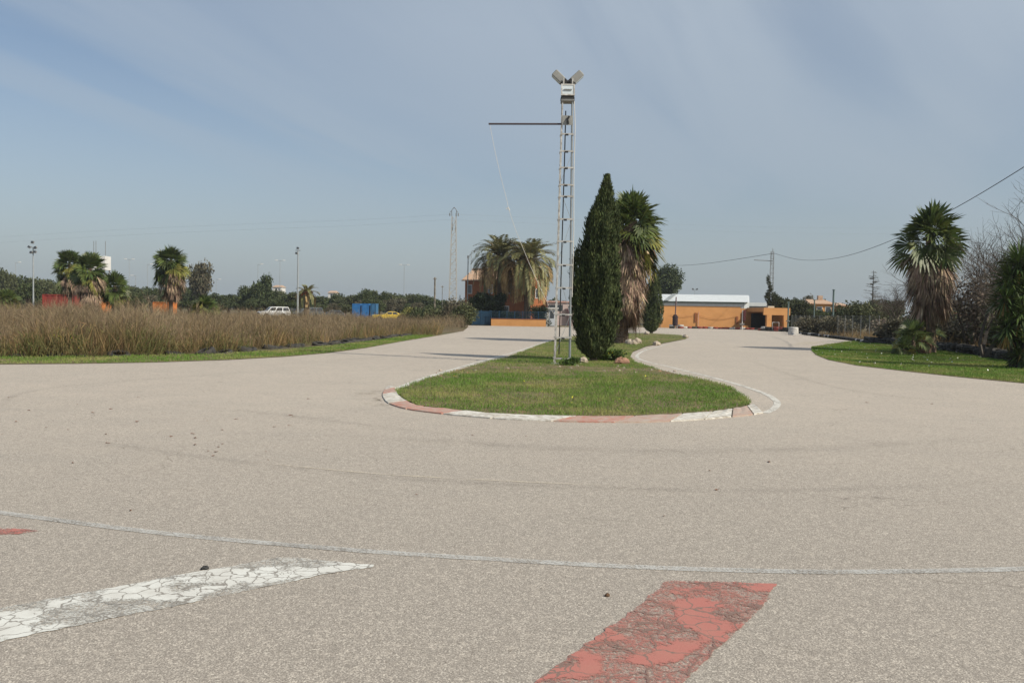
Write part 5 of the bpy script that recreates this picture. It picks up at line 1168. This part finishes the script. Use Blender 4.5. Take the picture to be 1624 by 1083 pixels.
# ================================================================== trees: the middle
x, y, z = base(941, 26.4, 572); hC = Zt(957, 286, 26.4) - z
cypress('cypress', 'tall dark cypress with ragged pointed top standing right behind the lattice mast', (x, y, z), hC, 1.30, 3, 50000, .12, .32)
x, y, z = base(1033, 68, 528); hC = Zt(1037, 434, 68) - z
cypress('cypress', 'small slim cypress near the back of the island in front of the orange wall', (x, y, z), hC, 1.5, 4, 12000, .15, .15)
x, y, z = base(984, 43, 543); hp_ = Zt(1003, 345, 43) - z
fan_palm('fan_palm', 'big fan palm with a long brown skirt of dead leaves right behind the tall cypress', (x, y, z), hp_, 1.0, 21, 96, 1.15, .33, .76, None, 16, .4, .8, -46, True, 380, .42, 1.5)
x, y, z = base(1475, 37.5, 558); hp_ = Zt(1473, 368, 37.5) - z
fan_palm('fan_palm', 'large fan palm with drooping dead leaves standing on the right lawn', (x, y, z), hp_, .85, 33, 46, 1.08, .2, .60, None, 16, .12, .8, -38, False, 200, -.2, .9)
x, y, z = base(793, 98); date_palm('date_palm', 'date palm on the left in front of the orange house', (x, y, z), Zt(800, 408, 98) - z, 4.2, 8, 96, 'pair of date palms in front of the orange house')
x, y, z = base(836, 96); date_palm('date_palm', 'date palm on the right in front of the orange house, nearer the lattice mast', (x, y, z), Zt(840, 414, 96) - z, 4.5, 9, 100, 'pair of date palms in front of the orange house')
# left fan palms
for (px, ycr, d, nl, R_, cr, sk, ya, sd_, lab) in ((111, 417, 84, 50, 1.15, .85, .42, .25, 41, 'leftmost tall fan palm in front of the red container'), (143, 424, 80, 52, 1.15, .95, .62, .2, 42, 'fan palm with a long dead leaf skirt in front of the white tower'), (183, 452, 82, 46, 1.1, .9, .0, .3, 43, 'short green fan palm right of the white tower'), (271, 412, 84, 60, 1.25, 1.05, .5, .3, 44, 'lone fan palm standing in front of the orange container')):
    x, y, z = base(px, d); fan_palm('fan_palm', lab, (x, y, z), Zt(px, ycr, d) - z, cr, sd_, nl, R_, .2, sk, None, 14, ya, 1.1, -42, False, int(200 * sk), 0.0, .9)
for (px, ycr, d, sd_, lab) in ((12, 474, 78, 51, 'low bushy fan palm at the far left of the picture'), (326, 487, 62, 52, 'low yellow green fan palm standing in the dry weeds')):
    x, y, z = base(px, d); fan_palm('fan_palm', lab, (x, y, z), Zt(px, ycr, d) - z, .6, sd_, 34, .8, .22, 0, None, 14, .5, 1, -30)
# small palms at the foot of the big right palm
for (px, ycr, d, cr, R_, nl, lo, sd_, lab) in ((1447, 532, 36.2, .5, .62, 20, -12, 61, 'low dark dwarf palm left of the big right palm trunk'), (1432, 552, 34.8, .28, .5, 10, -5, 62, 'little yellowish dwarf palm at the left foot of the big right palm'), (1456, 520, 38, .55, .7, 20, 0, 63, 'upright dwarf palm close behind the big right palm trunk')):
    x, y, z = base(px, d, 555); fan_palm('dwarf_palm', lab, (x, y, z), max(.25, Zt(px, ycr, d) - z), cr, sd_, nl, R_, .12, 0, None, 16, .3, 1, lo)
x, y, z = base(1466, 36.4, 560); r = np.random.default_rng(5)
st_ = thing('palm_stump', 'pinkish brown fibrous palm stump at the foot of the big right palm', 'stump', (x, y, z))
MB().lathe([(.2, -.1), (.26, .1), (.3, .3), (.26, .5), (.1, .62)], 12).build('stump', mat('stump_fibre', (0.34, 0.20, 0.15), .95, var=.5, scale=12, bump=.8, bscale=20), st_)
lf = LF(); u = rdir(r, 160); u[:, 2] = np.abs(u[:, 2]) * .8 + .2; u /= np.linalg.norm(u, axis=1, keepdims=True); lf.add(*kites(u * .2 + np.array([0, 0, .25]), u, np.cross(u, [0, 0, 1.0]), .28, .03)); lf.build('leaf_bases', G_DEAD, st_)
# right: yucca, bare trees, conifer, brush
x, y, z = base(1612, 26.5, 585)
rosette_plant('yucca', 'tall green yucca with several leafy heads and yellowing lower leaves at the right edge', (x, y, z), [(-.05, 0, 3.5, 1.2), (.45, .1, 3.25, 1.2), (-.3, 0, 3.0, 1.1), (.1, -.1, 2.55, 1.1), (-.45, 0, 2.35, 1.1), (.65, 0, 2.1, 1.1), (-.1, -.2, 1.85, 1), (.35, -.2, 1.6, 1), (-.4, -.1, 1.45, .95), (.1, -.3, 1.05, .9), (.8, -.1, 1.3, 1), (.5, -.3, .7, .9), (-.05, -.2, .55, .7)], .66, 71, 170)
for (px, d, h, sd_, sp, lab) in ((1560, 33, 6.8, 81, .6, 'leafless grey tree between the big right palm and the yucca'), (1608, 36, 9.2, 82, .6, 'tallest leafless tree rising behind the yucca at the right edge'), (1522, 46, 7.5, 83, .6, 'leafless thin tree just right of the big right palm'), (1420, 52, 5.0, 84, .6, 'leafless thin tree just left of the big right palm'), (1655, 30, 6.6, 85, .6, 'leafless tree at the very right edge above the yucca')):
    x, y, z = base(px, d, 555); bare_tree('bare_tree', lab, (x, y, z), h, sd_, sp, 5 if h < 4 else 6, None, 1.2)
x, y, z = base(1383, 90); h = Zt(1383, 429, 90) - z; r = np.random.default_rng(12)
cf = thing('conifer', 'sparse grey pointed conifer left of the big right palm', 'tree', (x, y, z)); mb = MB(); mb.tube([(0, 0, 0), (0, 0, h)], [.14, .02], 6); mb.build('trunk', BARKG, cf)
mb = MB(); lf = LF()
for i in range(90):
    t = r.uniform(.2, .98); a = r.random() * 6.28; L_ = (1 - t) * 2.3 + .2; p = Vector((math.cos(a) * L_, math.sin(a) * L_, h * t + L_ * .12)); mb.tube([(0, 0, h * t), p], [.03, .008], 3, False)
    k = 10; q = r.random(k)[:, None]; lf.add(*kites(np.array([0, 0, h * t]) * (1 - q) + np.array(p) * q, rdir(r, k) * np.array([1, 1, .4]), rdir(r, k), .22, .02))
mb.build('branches', G_TWIG, cf); lf.build('crown', G_FAR3, cf)
# ivy over the mast and the hedge behind the porch
r = np.random.default_rng(31)
x, y, z = base(1219, 103); iv = thing('ivy', 'dark ivy climbing the thin lattice mast behind the porch building', 'climbing plant', (x, y, z))
bl = [(.2 * math.sin(i), .1, .4 + i * .33, .55 - .022 * i, .45 - .015 * i, .35) for i in range(19)] + [(1.0, 0, 3.2, .8, .6, .9), (1.6, 0, 2.9, .8, .6, .8), (.6, 0, 4.1, .5, .4, .5)]
lf = LF(); lf.add(*cloud(r, bl, 7000, .16)); lf.build('foliage', G_IVY, iv); MB().tube([(0, 0, 0), (.1, 0, 3), (0, 0, 6.5)], [.12, .06, .02], 5).build('stems', BARK, iv)
def hedge(name, label, xa, xb, ya, yb, d, m, seed, n, leaf=.2, dep=1.6, cat='hedge'):
    x0, x1 = X(xa, d), X(xb, d); r = np.random.default_rng(seed); z = g(d); o = thing(name, label, cat, ((x0 + x1) / 2, d, z)); k = max(5, int((x1 - x0) / .8)); bl = []
    for i in range(k):
        t = (i + .5) / k; h = Zt(xa + (xb - xa) * t, ya + (yb - ya) * t, d) - z; h *= r.uniform(.88, 1.02); xx = (x1 - x0) * (t - .5)
        for zz in np.arange(.3, h - .25, .7): bl.append((xx + r.normal() * .15, r.normal() * .2, zz, .75, dep / 2, .6))
        bl.append((xx, 0, h - .4, .6, dep / 2, .42))
    mb = MB()
    for i in range(k): mb.tube([((x1 - x0) * ((i + .5) / k - .5), 0, -.1), ((x1 - x0) * ((i + .5) / k - .5), 0, 1.0)], .06, 4)
    mb.build('stems', BARK, o); lf = LF(); lf.add(*cloud(r, bl, n, leaf)); lf.build('foliage', m, o); return o
hedge('hedge', 'tall overgrown hedge sloping down right of the ivy covered mast', 1228, 1290, 466, 484, 106, G_IVY, 32, 14000, .2, 2.4)
hedge('hedge', 'lower overgrown hedge behind the wire fence in front of the orange house', 1284, 1322, 488, 494, 98, G_FAR, 33, 9000, .18, 2)
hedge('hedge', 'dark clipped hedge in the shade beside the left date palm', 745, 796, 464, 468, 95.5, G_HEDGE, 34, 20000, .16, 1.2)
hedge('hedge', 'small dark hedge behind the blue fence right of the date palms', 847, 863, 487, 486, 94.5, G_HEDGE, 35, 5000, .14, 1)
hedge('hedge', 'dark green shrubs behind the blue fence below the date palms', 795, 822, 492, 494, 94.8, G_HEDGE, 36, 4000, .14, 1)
for (px, ytop, d, w_, m, sd_, lab) in ((1372, 475, 74, 4.4, G_FAR2, 91, 'big rounded olive green bush left of the bare conifer foot'), (1400, 473, 82, 4, G_FAR, 92, 'dark green bush right of the conifer behind the dry grass'), (1345, 482, 84, 3.0, G_FAR, 93, 'green bush just right of the tall capped pole'), (1292, 500, 76, 3.4, G_FAR3, 94, 'greyish scrub bush behind the wire fence'), (1335, 500, 70, 3.6, G_FAR3, 95, 'low brownish scrub bush in front of the olive green bush'), (1500, 478, 62, 3.6, G_FAR2, 96, 'grey green bush behind the big right palm'), (1563, 480, 66, 4.2, G_FAR3, 97, 'twiggy greyish bush behind the leafless trees'), (1530, 500, 44, 3.2, G_FAR3, 104, 'brownish twiggy bush right of the big right palm trunk'), (1548, 415, 39, 2.8, G_TW, 121, 'tall twiggy grey brown thicket between the big right palm and the yucca'), (1600, 385, 43, 4.2, G_TW, 122, 'tallest twiggy grey brown thicket behind the yucca'), (1408, 500, 60, 3.0, G_TW, 123, 'low twiggy brown thicket left of the dwarf palms'), (155, 512, 36.5, 1.5, G_WD, 124, 'dark olive bush standing among the dry weeds near the yellow flowers'), (205, 520, 35, 1.2, G_WD, 125, 'smaller dark olive bush among the dry weeds left of the lone fan palm'), (20, 515, 35, 1.6, G_WD, 126, 'dark olive bush among the dry weeds at the far left'), (330, 505, 55, 1.5, G_WD, 127, 'dark bush right under the low yellow green fan palm'), (560, 515, 50, 2.0, G_WD, 128, 'olive bush among the dry weeds below the blue cabins'), (1580, 488, 40, 3.4, G_FAR2, 105, 'olive scrub bush under the leafless trees'), (1635, 470, 36, 3.4, G_FAR2, 106, 'dark scrub bush behind the yucca at the right edge'), (1430, 500, 50, 2.6, G_FAR3, 107, 'low brownish bush left of the big right palm'), (722, 470, 86, 3.4, G_FAR3, 98, 'grey green bush at the foot of the lattice pylon'), (733, 478, 80, 3.0, G_FAR2, 99, 'olive bush left of the dark blue gate'), (700, 482, 92, 4.2, G_FAR2, 100, 'grey green bush left of the lattice pylon foot'), (672, 486, 96, 3.6, G_FAR, 102, 'dark low bush right of the yellow coupe'), (653, 484, 104, 3.0, mat('yellow_green_leaf', (0.20, 0.19, .05), .8, col2=(.12, .13, .04), scale=1, island=.4), 103, 'yellow green bush just right of the yellow coupe')):
    x, y, z = base(px, d); shrub('bush', lab, (x, y, z), Zt(px, ytop, d) - z, w_, m, sd_, 2300 if m is G_TW else 5200, .15 if m is G_TW else .19)
x, y, z = base(966, 26.6, 570); shrub('flowering_weed', 'low green weed clump with yellow flowers at the right foot of the tall cypress', (x, y, z), .42, 1.0, G_WEED, 111, 1500, .085, None, .6, (130, G_FLOW, .05), 'plant')
x, y, z = at(82, 563) + (0,); shrub('flowering_weed', 'bright green weed clump with yellow flowers at the left edge of the dry weeds', (x, y + .1, g(y)), .6, 1.7, G_WEED, 112, 1800, .1, None, .8, (150, G_FLOW, .06), 'plant')
x, y = at(905, 580); shrub('weed_clump', 'small green weed clump at the foot of the lattice mast', (x, y, g(y)), .22, .8, G_WEED, 113, 500, .08, None, .4, None, 'plant')
# stones
STONE = mat('pale_limestone', (0.46, 0.40, 0.32), .9, col2=(0.34, .28, .22), scale=5, bump=.6, bscale=12)
STONER = mat('reddish_stone', (0.42, 0.24, 0.16), .9, var=.35, scale=5, bump=.6, bscale=12)
def stone(label, px, py, s, m, seed, group=None, name='rock', cat='rock'):
    rr = np.random.default_rng(seed); x, y = at(px, py); n1, n2 = 7, 9; V = []; ph = rr.uniform(0, 6, 4)
    for i in range(n1):
        th = PI * i / (n1 - 1)
        for j in range(n2):
            a = 2 * PI * j / n2; q = 1 + .2 * math.sin(2 * a + ph[0]) + .16 * math.sin(3 * a + 2 * th + ph[1]) + rr.normal() * .05; V.append((s * q * math.sin(th) * math.cos(a) * .62, s * q * math.sin(th) * math.sin(a) * .5, s * q * math.cos(th) * .36 + s * .22))
    o = npmesh(name, V, [(i * n2 + j, (i + 1) * n2 + j, (i + 1) * n2 + (j + 1) % n2, i * n2 + (j + 1) % n2) for i in range(n1 - 1) for j in range(n2)], m); o.location = (x, y, g(y)); o.rotation_euler = (0, 0, rr.random() * 6)
    return setp(o, label, cat, group)
stone('pale rock just right of the mast foot beside the cypress', 925, 576, .30, STONE, 1)
stone('reddish flat rock right of the yellow flowered weed on the island', 986, 578, .34, STONER, 2)
stone('pale rock on the island grass below the big skirted palm', 1001, 547, .45, STONE, 3)
stone('second pale rock on the island grass right of the big skirted palm', 1011, 545, .5, STONE, 4)
stone('small rock on the grass near the back of the island', 1041, 548, .35, STONE, 5)
stone('pale rock at the far right tip of the island grass', 1087, 536, .35, STONE, 6)
stone('small pale stone at the foot of the small slim cypress', 1025, 531, .4, STONE, 7)
rs = random.Random(77)
for i in range(46):
    px = rs.uniform(690, 1120); py = 577 + 12 * rs.random() ** 1.5 + max(0, (px - 930)) * .09 + (max(0, 800 - px)) * .12 + rs.uniform(-2, 3)
    stone('small pebble scattered on the bare soil strip across the island', px, py, rs.uniform(.03, .08), STONE if rs.random() < .6 else STONER, 100 + i, 'pebbles on the bare soil strip', 'pebble', 'stone')
stone('small black stone lying on the asphalt at the far edge of the white stripe', 325, 902.5, .035, BLACK, 301, None, 'pebble', 'stone')
stone('small brown stone lying left of the red stripe', 963, 945, .028, mat('brown_stone', (0.12, .07, .04), .9), 302, None, 'pebble', 'stone')
# fallen leaves on the track
LEAF = mat('dry_leaf', (0.20, 0.095, 0.045), .9, var=.5, scale=9, island=.3)
pr_ = None
for i in range(48):
    px = rs.gauss(300, 190) if i < 36 else rs.uniform(0, 1600); py = rs.uniform(628, 740) if i < 42 else rs.uniform(690, 820)
    if 600 < px < 1245 and py < 672: py = 690
    x, y = at(px, py)
    if pr_ is None:
        pr_ = npmesh('dry_leaf', [(-.05, 0, .012), (-.015, -.028, .004), (.045, -.012, .02), (.06, .01, .006), (.01, .028, .018), (-.03, .02, .006)], [(0, 1, 4, 5), (1, 2, 3, 4)], LEAF); o = pr_
    else: o = pr_.copy(); COL.objects.link(o)
    o.location = (x, y, g(y) + .003); s = rs.uniform(.2, .6) * min(1, y / 9); o.scale = (s, s, s); o.rotation_euler = (0, 0, rs.random() * 6); setp(o, 'small brown dry leaf lying on the pale asphalt', 'leaf', 'dry leaves scattered on the track')

# ================================================================== tree belt and far trees
protos = []
def P_tree(seed, m, h=7.0, w=7.0, tr=.22, nb=14, nl=3600, leaf=.42):
    o = broad_tree('tree', 'x', 'tree', (0, 0, -500), h, w, m, seed, nl, leaf, tr, nb); return o
T_ = [P_tree(201, G_FAR), P_tree(202, G_FAR2), P_tree(203, G_FAR3), P_tree(204, G_FAR, 7, 5.5, .15, 18), P_tree(205, G_PINE, 7, 6.5, .3, 12)]
def put(k, px, ytop, d, wpx, label, group=None, rz=None):
    x, y, z = base(px, d); h = Zt(px, ytop, d) - z; w_ = wpx / F * d; s = T_[k]; bw = (7, 7, 7, 5.5, 6.5)[k]
    return copy_thing(s, (x, y, z), rz if rz is not None else rt.random() * 6, (w_ / bw, w_ / bw, h / 7.0 * .97), label, group)
def sil(px): return float(np.interp(px, [-60, 0, 30, 60, 110, 200, 240, 300, 340, 380, 395, 410, 430, 450, 480, 520, 560, 580, 600, 640, 680, 742], [410, 416, 428, 433, 440, 447, 452, 450, 460, 463, 448, 446, 452, 461, 461, 463, 463, 453, 460, 459, 466, 474]))
gb = 'trees in the belt behind the dry field'
px = -70; bi = 1
while px < 742:
    d = rt.uniform(160, 185); put(rt.choice((0, 0, 1, 3)), px, sil(px) + rt.uniform(-3, 4), d, rt.uniform(34, 48), 'bushy green tree in the belt behind the dry field, %s from the left' % ORD(bi), gb); bi += 1; px += rt.uniform(13, 17)
px = -60; bi = 1
gb2 = 'low bushes in front of the left tree belt'
while px < 738:
    d = rt.uniform(138, 152); put(rt.choice((0, 1, 2, 3)), px, max(sil(px) + 10, 466) + rt.uniform(0, 7), d, rt.uniform(26, 40), 'low olive brown bush in front of the left tree belt, %s from the left' % ORD(bi), gb2); bi += 1; px += rt.uniform(12, 18)
x = None
put(2, 318, 409, 150, 44, 'tall olive grey tree with open crown right of the lone fan palm')
put(4, 421, 431, 150, 30, 'pointed dark pine rising above the belt left of the white tiny house')
put(4, 408, 445, 148, 34, 'rounded darker pine left of the pointed one'); put(3, 398, 447, 150, 30, 'green tree just left of the pointed pine group')
put(0, 160, 429, 130, 26, 'dark tree right behind the white tower'); put(0, 168, 436, 128, 24, 'dark green tree between the white tower and the short fan palm')
put(0, 578, 452, 150, 34, 'reddish green rounded tree above the blue cabins')
put(0, 213, 455, 120, 40, 'dark green bushy tree just right of the short fan palm'); put(1, 95, 452, 112, 44, 'green tree behind the red container'); put(3, 45, 436, 120, 36, 'narrow green tree beside the far left floodlight pole')
x, y, z = base(486, 120); date_palm('date_palm', 'small young date palm above the bushes right of the slim floodlight pole', (x, y, z), Zt(488, 464, 120) - z, 2.0, 15, 34)
x, y, z = base(1058, 150); broad_tree('pine_tree', 'tall round crowned pine behind the small slim cypress', 'tree', (x, y, z), Zt(1058, 414, 150) - z, 7.0, G_PINE, 216, 9000, .34, .30, 24, None, .5, .44)
x, y, z = base(1042, 146)
for (px, yt, d, w_, k, lab) in ((1236, 463, 135, 26, 0, 'dark tree behind the tall overgrown hedge, left part'), (1262, 466, 135, 26, 0, 'dark tree behind the tall overgrown hedge, right part'), (1281, 464, 150, 20, 2, 'small open crowned tree behind the orange house roof'), (1352, 474, 150, 26, 0, 'green tree right of the orange houses, farther left'), (1338, 476, 145, 18, 0, 'green tree directly above the small orange house end'), (1385, 470, 140, 40, 1, 'tree behind the bare conifer'), (1420, 472, 130, 46, 2, 'greyish tree behind the thin leafless tree'), (1460, 474, 130, 50, 0, 'dark tree far behind the big right palm'), (1510, 470, 120, 50, 2, 'greyish tree beyond the red brown wall, left'), (1555, 468, 120, 54, 0, 'dark tree beyond the red brown wall, middle'), (1605, 464, 120, 60, 2, 'greyish tree beyond the red brown wall, right'), (1660, 462, 120, 60, 0, 'dark tree beyond the red brown wall at the picture edge'), (912, 480, 150, 30, 0, 'green tree behind the pale pink outbuilding'), (893, 474, 140, 14, 3, 'small green tree seen between the mast legs behind the outbuilding'), (1305, 480, 150, 24, 2, 'tree behind the tall capped pole')):
    put(k, px, yt, d, w_, lab)
for o in T_:
    for c in list(o.children): bpy.data.objects.remove(c)
    bpy.data.objects.remove(o)
r = np.random.default_rng(300)
bl = [(xx, 290 + 12 * math.sin(xx * .11), 1.2 + .5 * math.sin(xx * .07) , 6, 6, 3.2 + 1.0 * math.sin(xx * .13 + 1)) for xx in np.arange(-260, 261, 5.0)]
V, Fq = cloud(r, bl, 26000, 1.2); setp(npmesh('far_scrub', V, Fq, G_FAR), 'continuous low scrub closing off the far horizon', 'scrub', None, 'stuff')

# ================================================================== dry weeds, grass
def in_view(n, y0, y1, pa, pb, r, pw=1.0):
    y = y0 + (y1 - y0) * r.random(n) ** pw; px = r.uniform(pa, pb, n); return (px - 812) / F * y, y, px
DRY1 = mat('dry_stalk', (0.32, 0.25, 0.155), .95, col2=(0.18, 0.135, 0.078), scale=.35, island=.45, trans=.25)
DRY2 = mat('dry_grass_blade', (0.36, 0.25, 0.115), .95, col2=(0.20, 0.145, 0.07), scale=.5, island=.45, trans=.3)
GREENW = mat('mixed_weed_green', (0.13, 0.145, 0.045), .9, col2=(0.18, 0.16, 0.07), scale=.6, island=.4, trans=.25)
rl = np.array(row_l)
rlp = rl[:, 0] / rl[:, 1] * F
def front_y(x, y): return np.interp(x / y * F, rlp, rl[:, 1])
def field_pts(n, seed, ymax, pw, off=.35, clump=.0):
    r = np.random.default_rng(seed); x, y, px = in_view(n, 21, ymax, -60, 735, r, pw)
    if clump:
        nc = n // 40; k = r.integers(0, nc, n); cx_ = x[:nc][k % nc]; cy_ = y[:nc][k % nc]; m = r.random(n) < clump
        x = np.where(m, cx_ + r.normal(size=n) * .22, x); y = np.where(m, cy_ + r.normal(size=n) * .22, y)
    px = x / y * F + 812
    ok = (y > front_y(x, y) + off + .3 * r.random(n)) & ((px < 655) | (y > 46)) & ((px < 700) | (y > 60)); ok &= ~((px > 640) & (y > 78))
    return x[ok], y[ok], r
def hfield(x, y): return 1 + .20 * np.sin(x * .9 + 1.3 * np.sin(y * .5)) + .17 * np.sin(x * 2.3 + y * 1.1) + .10 * np.sin(x * .31 + y * .21) + .10 * np.sin(x * 5.1 - y * 1.7)
def stalks(name, label, n, seed, hlo, hhi, w, m, ymax, pw, twigs, lean, clump=.0, off=.35):
    x, y, r = field_pts(n, seed, ymax, pw, off, clump); n = len(x); h = r.uniform(hlo, hhi, n) * hfield(x, y) * .93
    pxx = x / y * F + 812; h *= np.interp(pxx, [0, 250, 450, 700], [.98, .98, .92, .85])
    p0 = np.stack([x, y, gv(y) - .05], 1); dr = rdir(r, n); dr[:, 2] = 0; d = np.array([0, 0, 1.0]) + dr * lean * r.random((n, 1)) ** .6 + np.array([.05, 0, 0]); d /= np.linalg.norm(d, axis=1, keepdims=True)
    sd_ = np.cross(d, rdir(r, n)); sd_ /= np.linalg.norm(sd_, axis=1, keepdims=True); lf = LF(); bend = rdir(r, n) * h[:, None] * .12
    lf.add(*kites(p0, d, sd_, h, w, bend))
    for t in range(twigs):
        q = r.uniform(.45, .95, n)[:, None]; st = p0 + d * h[:, None] * q; dd = d + rdir(r, n) * .75; dd[:, 2] = np.abs(dd[:, 2]); dd /= np.linalg.norm(dd, axis=1, keepdims=True)
        s2 = np.cross(dd, rdir(r, n)); s2 /= np.linalg.norm(s2, axis=1, keepdims=True); lf.add(*kites(st, dd, s2, h * r.uniform(.12, .3, n), w * .8))
    o = lf.build(name, m, None); return setp(o, label, 'weeds', None, 'stuff')
stalks('dry_weed_stalks', 'tall grey brown dry weed stalks covering the left field', 52000, 401, .95, 1.45, .006, DRY1, 74, 1.4, 4, .55, .6)
stalks('dry_grass', 'tan dry grass tufts at the foot of the left field', 60000, 402, .45, 1.15, .008, DRY2, 60, 1.9, 1, .9, .8, -.2)
stalks('green_weeds', 'olive green weeds mixed into the left field', 34000, 403, .3, 1.0, .010, GREENW, 60, 2.0, 2, .9, .96, -.4)
r = np.random.default_rng(405)                                # right hand dry grass and weeds
n = 30000; x, y, px = in_view(n, 26, 74, 1300, 1700, r, 1.3); rr_ = np.array(row_r); fy = np.interp(px - 812, rr_[:, 0] / rr_[:, 1] * F, rr_[:, 1])
ok = (px > np.interp(y, [26, 50, 74], [1480, 1400, 1262])) & (y > fy + .9)
x, y = x[ok], y[ok]; n = len(x); h = r.uniform(.2, .8, n) * hfield(x, y); d = np.array([0, 0, 1.0]) + rdir(r, n) * .6; d /= np.linalg.norm(d, axis=1, keepdims=True); s_ = np.cross(d, rdir(r, n)); s_ /= np.linalg.norm(s_, axis=1, keepdims=True)
V, Fq = kites(np.stack([x, y, gv(y) - .05], 1), d, s_, h, .008, rdir(r, n) * h[:, None] * .15); setp(npmesh('dry_grass', V, Fq, DRY2), 'tan dry grass and weeds behind the right lawn and the wire fence', 'weeds', None, 'stuff')
# far field rough grass
n = 30000; x, y, px = in_view(n, 72, 135, -60, 735, r, 1.0); ok = px < 700 - (y - 72) * .6; x, y = x[ok], y[ok]; n = len(x); h = r.uniform(.3, .8, n)
d = np.array([0, 0, 1.0]) + rdir(r, n) * .4; d /= np.linalg.norm(d, axis=1, keepdims=True); s_ = np.cross(d, rdir(r, n)); s_ /= np.linalg.norm(s_, axis=1, keepdims=True)
V, Fq = kites(np.stack([x, y, gv(y) - .05], 1), d, s_, h, .03, rdir(r, n) * .1); setp(npmesh('rough_grass', V, Fq, DRY1), 'rough dry grass round the parked cars in the far field', 'grass', None, 'stuff')

def grass(name, label, polys, n, seed, hlo, hhi, w, m, dens=None, off=0.0):
    r = np.random.default_rng(seed); V_ = []; lf = LF()
    poly = polys; a = np.array(poly); x = r.uniform(a[:, 0].min(), a[:, 0].max(), n); y = r.uniform(a[:, 1].min(), a[:, 1].max(), n)
    ok = inside(x, y, poly)
    if dens is not None: ok &= r.random(n) < dens(x, y)
    x, y = x[ok], y[ok]; n = len(x); h = r.uniform(hlo, hhi, n) * (1 + .35 * np.sin(x * 3.1 + 2 * np.sin(y * 1.7)) * np.sin(y * 2.3 + x))
    d = np.array([0, 0, 1.0]) + rdir(r, n) * .75; d[:, 2] = np.abs(d[:, 2]) + .2; d /= np.linalg.norm(d, axis=1, keepdims=True); s_ = np.cross(d, rdir(r, n)); s_ /= np.linalg.norm(s_, axis=1, keepdims=True)
    lf.add(*kites(np.stack([x, y, gv(y) + off], 1), d, s_, h, w, rdir(r, n) * h[:, None] * .3)); return setp(lf.build(name, m, None), label, 'grass', None, 'stuff')
GR = NT('lawn_blade'); gi = GR.n.new('ShaderNodeNewGeometry').outputs['Random Per Island']
c1 = GR.mix(GR.ramp(GR.noise(.45, 4), .46, .64), (0.145, 0.275, 0.038), (0.36, 0.37, 0.12)); c1 = GR.mix(GR.ramp(GR.noise(2.3, 3), .5, .75, 0, .8), c1, (0.11, 0.20, 0.035)); c1 = GR.mix(GR.ramp(gi, .80, 1.0, 0, .7), c1, (0.36, 0.33, .14))
c1 = GR.mix(GR.ramp(gi, .0, .25, .7, 0), c1, (0.08, 0.13, .02))
GR.done(c1, .75); tr = GR.n.new('ShaderNodeBsdfTranslucent'); ms = GR.n.new('ShaderNodeMixShader'); ms.inputs[0].default_value = .25; GR.l.new(c1, tr.inputs[0]); GR.l.new(GR.b.outputs[0], ms.inputs[1]); GR.l.new(tr.outputs[0], ms.inputs[2]); GR.l.new(ms.outputs[0], GR.out.inputs[0])
def isl_dens(x, y):
    d = np.ones(len(x)); band = np.exp(-((y - (22.6 - .25 * np.abs(x - 1.5) ** 1.2)) / 1.7) ** 2); d -= .9 * band
    d -= .5 * (np.sin(x * 1.7 + y * .9) * np.sin(y * 1.3 - x * .7 + 1) > .62); return np.clip(d, .06, 1)
near_isl = island
grass('island_grass', 'short green grass on the kerbed island', [(p[0] + (p[0] - 2.2) * .012, p[1] + (p[1] - 20) * .006) for p in island], 950000, 501, .03, .075, .0035, GR.m, lambda x, y: isl_dens(x, y) * np.clip(22 / y, 0, 1) ** 2, .015)
grass('verge_grass', 'short green grass on the strip left of the track', verge_l, 300000, 502, .03, .08, .006, GR.m, None, .005)
grass('verge_grass', 'short green grass on the lawn right of the track', verge_r, 420000, 503, .03, .08, .006, GR.m, None, .005)
r = np.random.default_rng(9)                                  # daisies
a = np.array(verge_r); x = r.uniform(a[:, 0].min(), a[:, 0].max(), 900); y = r.uniform(a[:, 1].min(), a[:, 1].max(), 900); ok = inside(x, y, verge_r) & (np.sin(x * 2 + y) > .3); x, y = x[ok][:170], y[ok][:170]; n = len(x)
V, Fq = kites(np.stack([x, y, gv(y) + .07], 1), rdir(r, n), rdir(r, n), .06, .03); setp(npmesh('daisies', V, Fq, G_WFLOW), 'tiny white daisies sprinkled over the right lawn', 'flowers', None, 'stuff')
a = np.array(island); x = r.uniform(a[:, 0].min(), a[:, 0].max(), 700); y = r.uniform(12, 24, 700); ok = inside(x, y, island); x, y = x[ok][:22], y[ok][:22]; n = len(x)
V, Fq = kites(np.stack([x, y, gv(y) + .07], 1), rdir(r, n), rdir(r, n), .035, .016); setp(npmesh('yellow_flowers', V, Fq, G_FLOW), 'tiny yellow flowers sprinkled in the island grass', 'flowers', None, 'stuff')

# ------------------------------------------------------------------ the air
hz = bpy.data.materials.new('haze_air'); hz.use_nodes = True; hn = hz.node_tree.nodes; hn.remove(hn['Principled BSDF'])
pv = hn.new('ShaderNodeVolumePrincipled'); pv.inputs['Color'].default_value = (0.80, 0.86, 0.92, 1); pv.inputs['Density'].default_value = 0.00032; pv.inputs['Anisotropy'].default_value = 0.2
hz.node_tree.links.new(pv.outputs[0], [q for q in hn if q.type == 'OUTPUT_MATERIAL'][0].inputs['Volume'])
hb = MB().box(-4100, -400, -2.0, 4100, 4100, 24).build('haze', hz); setp(hb, 'thin pale haze filling the air over the flat land', 'haze', None, 'stuff')
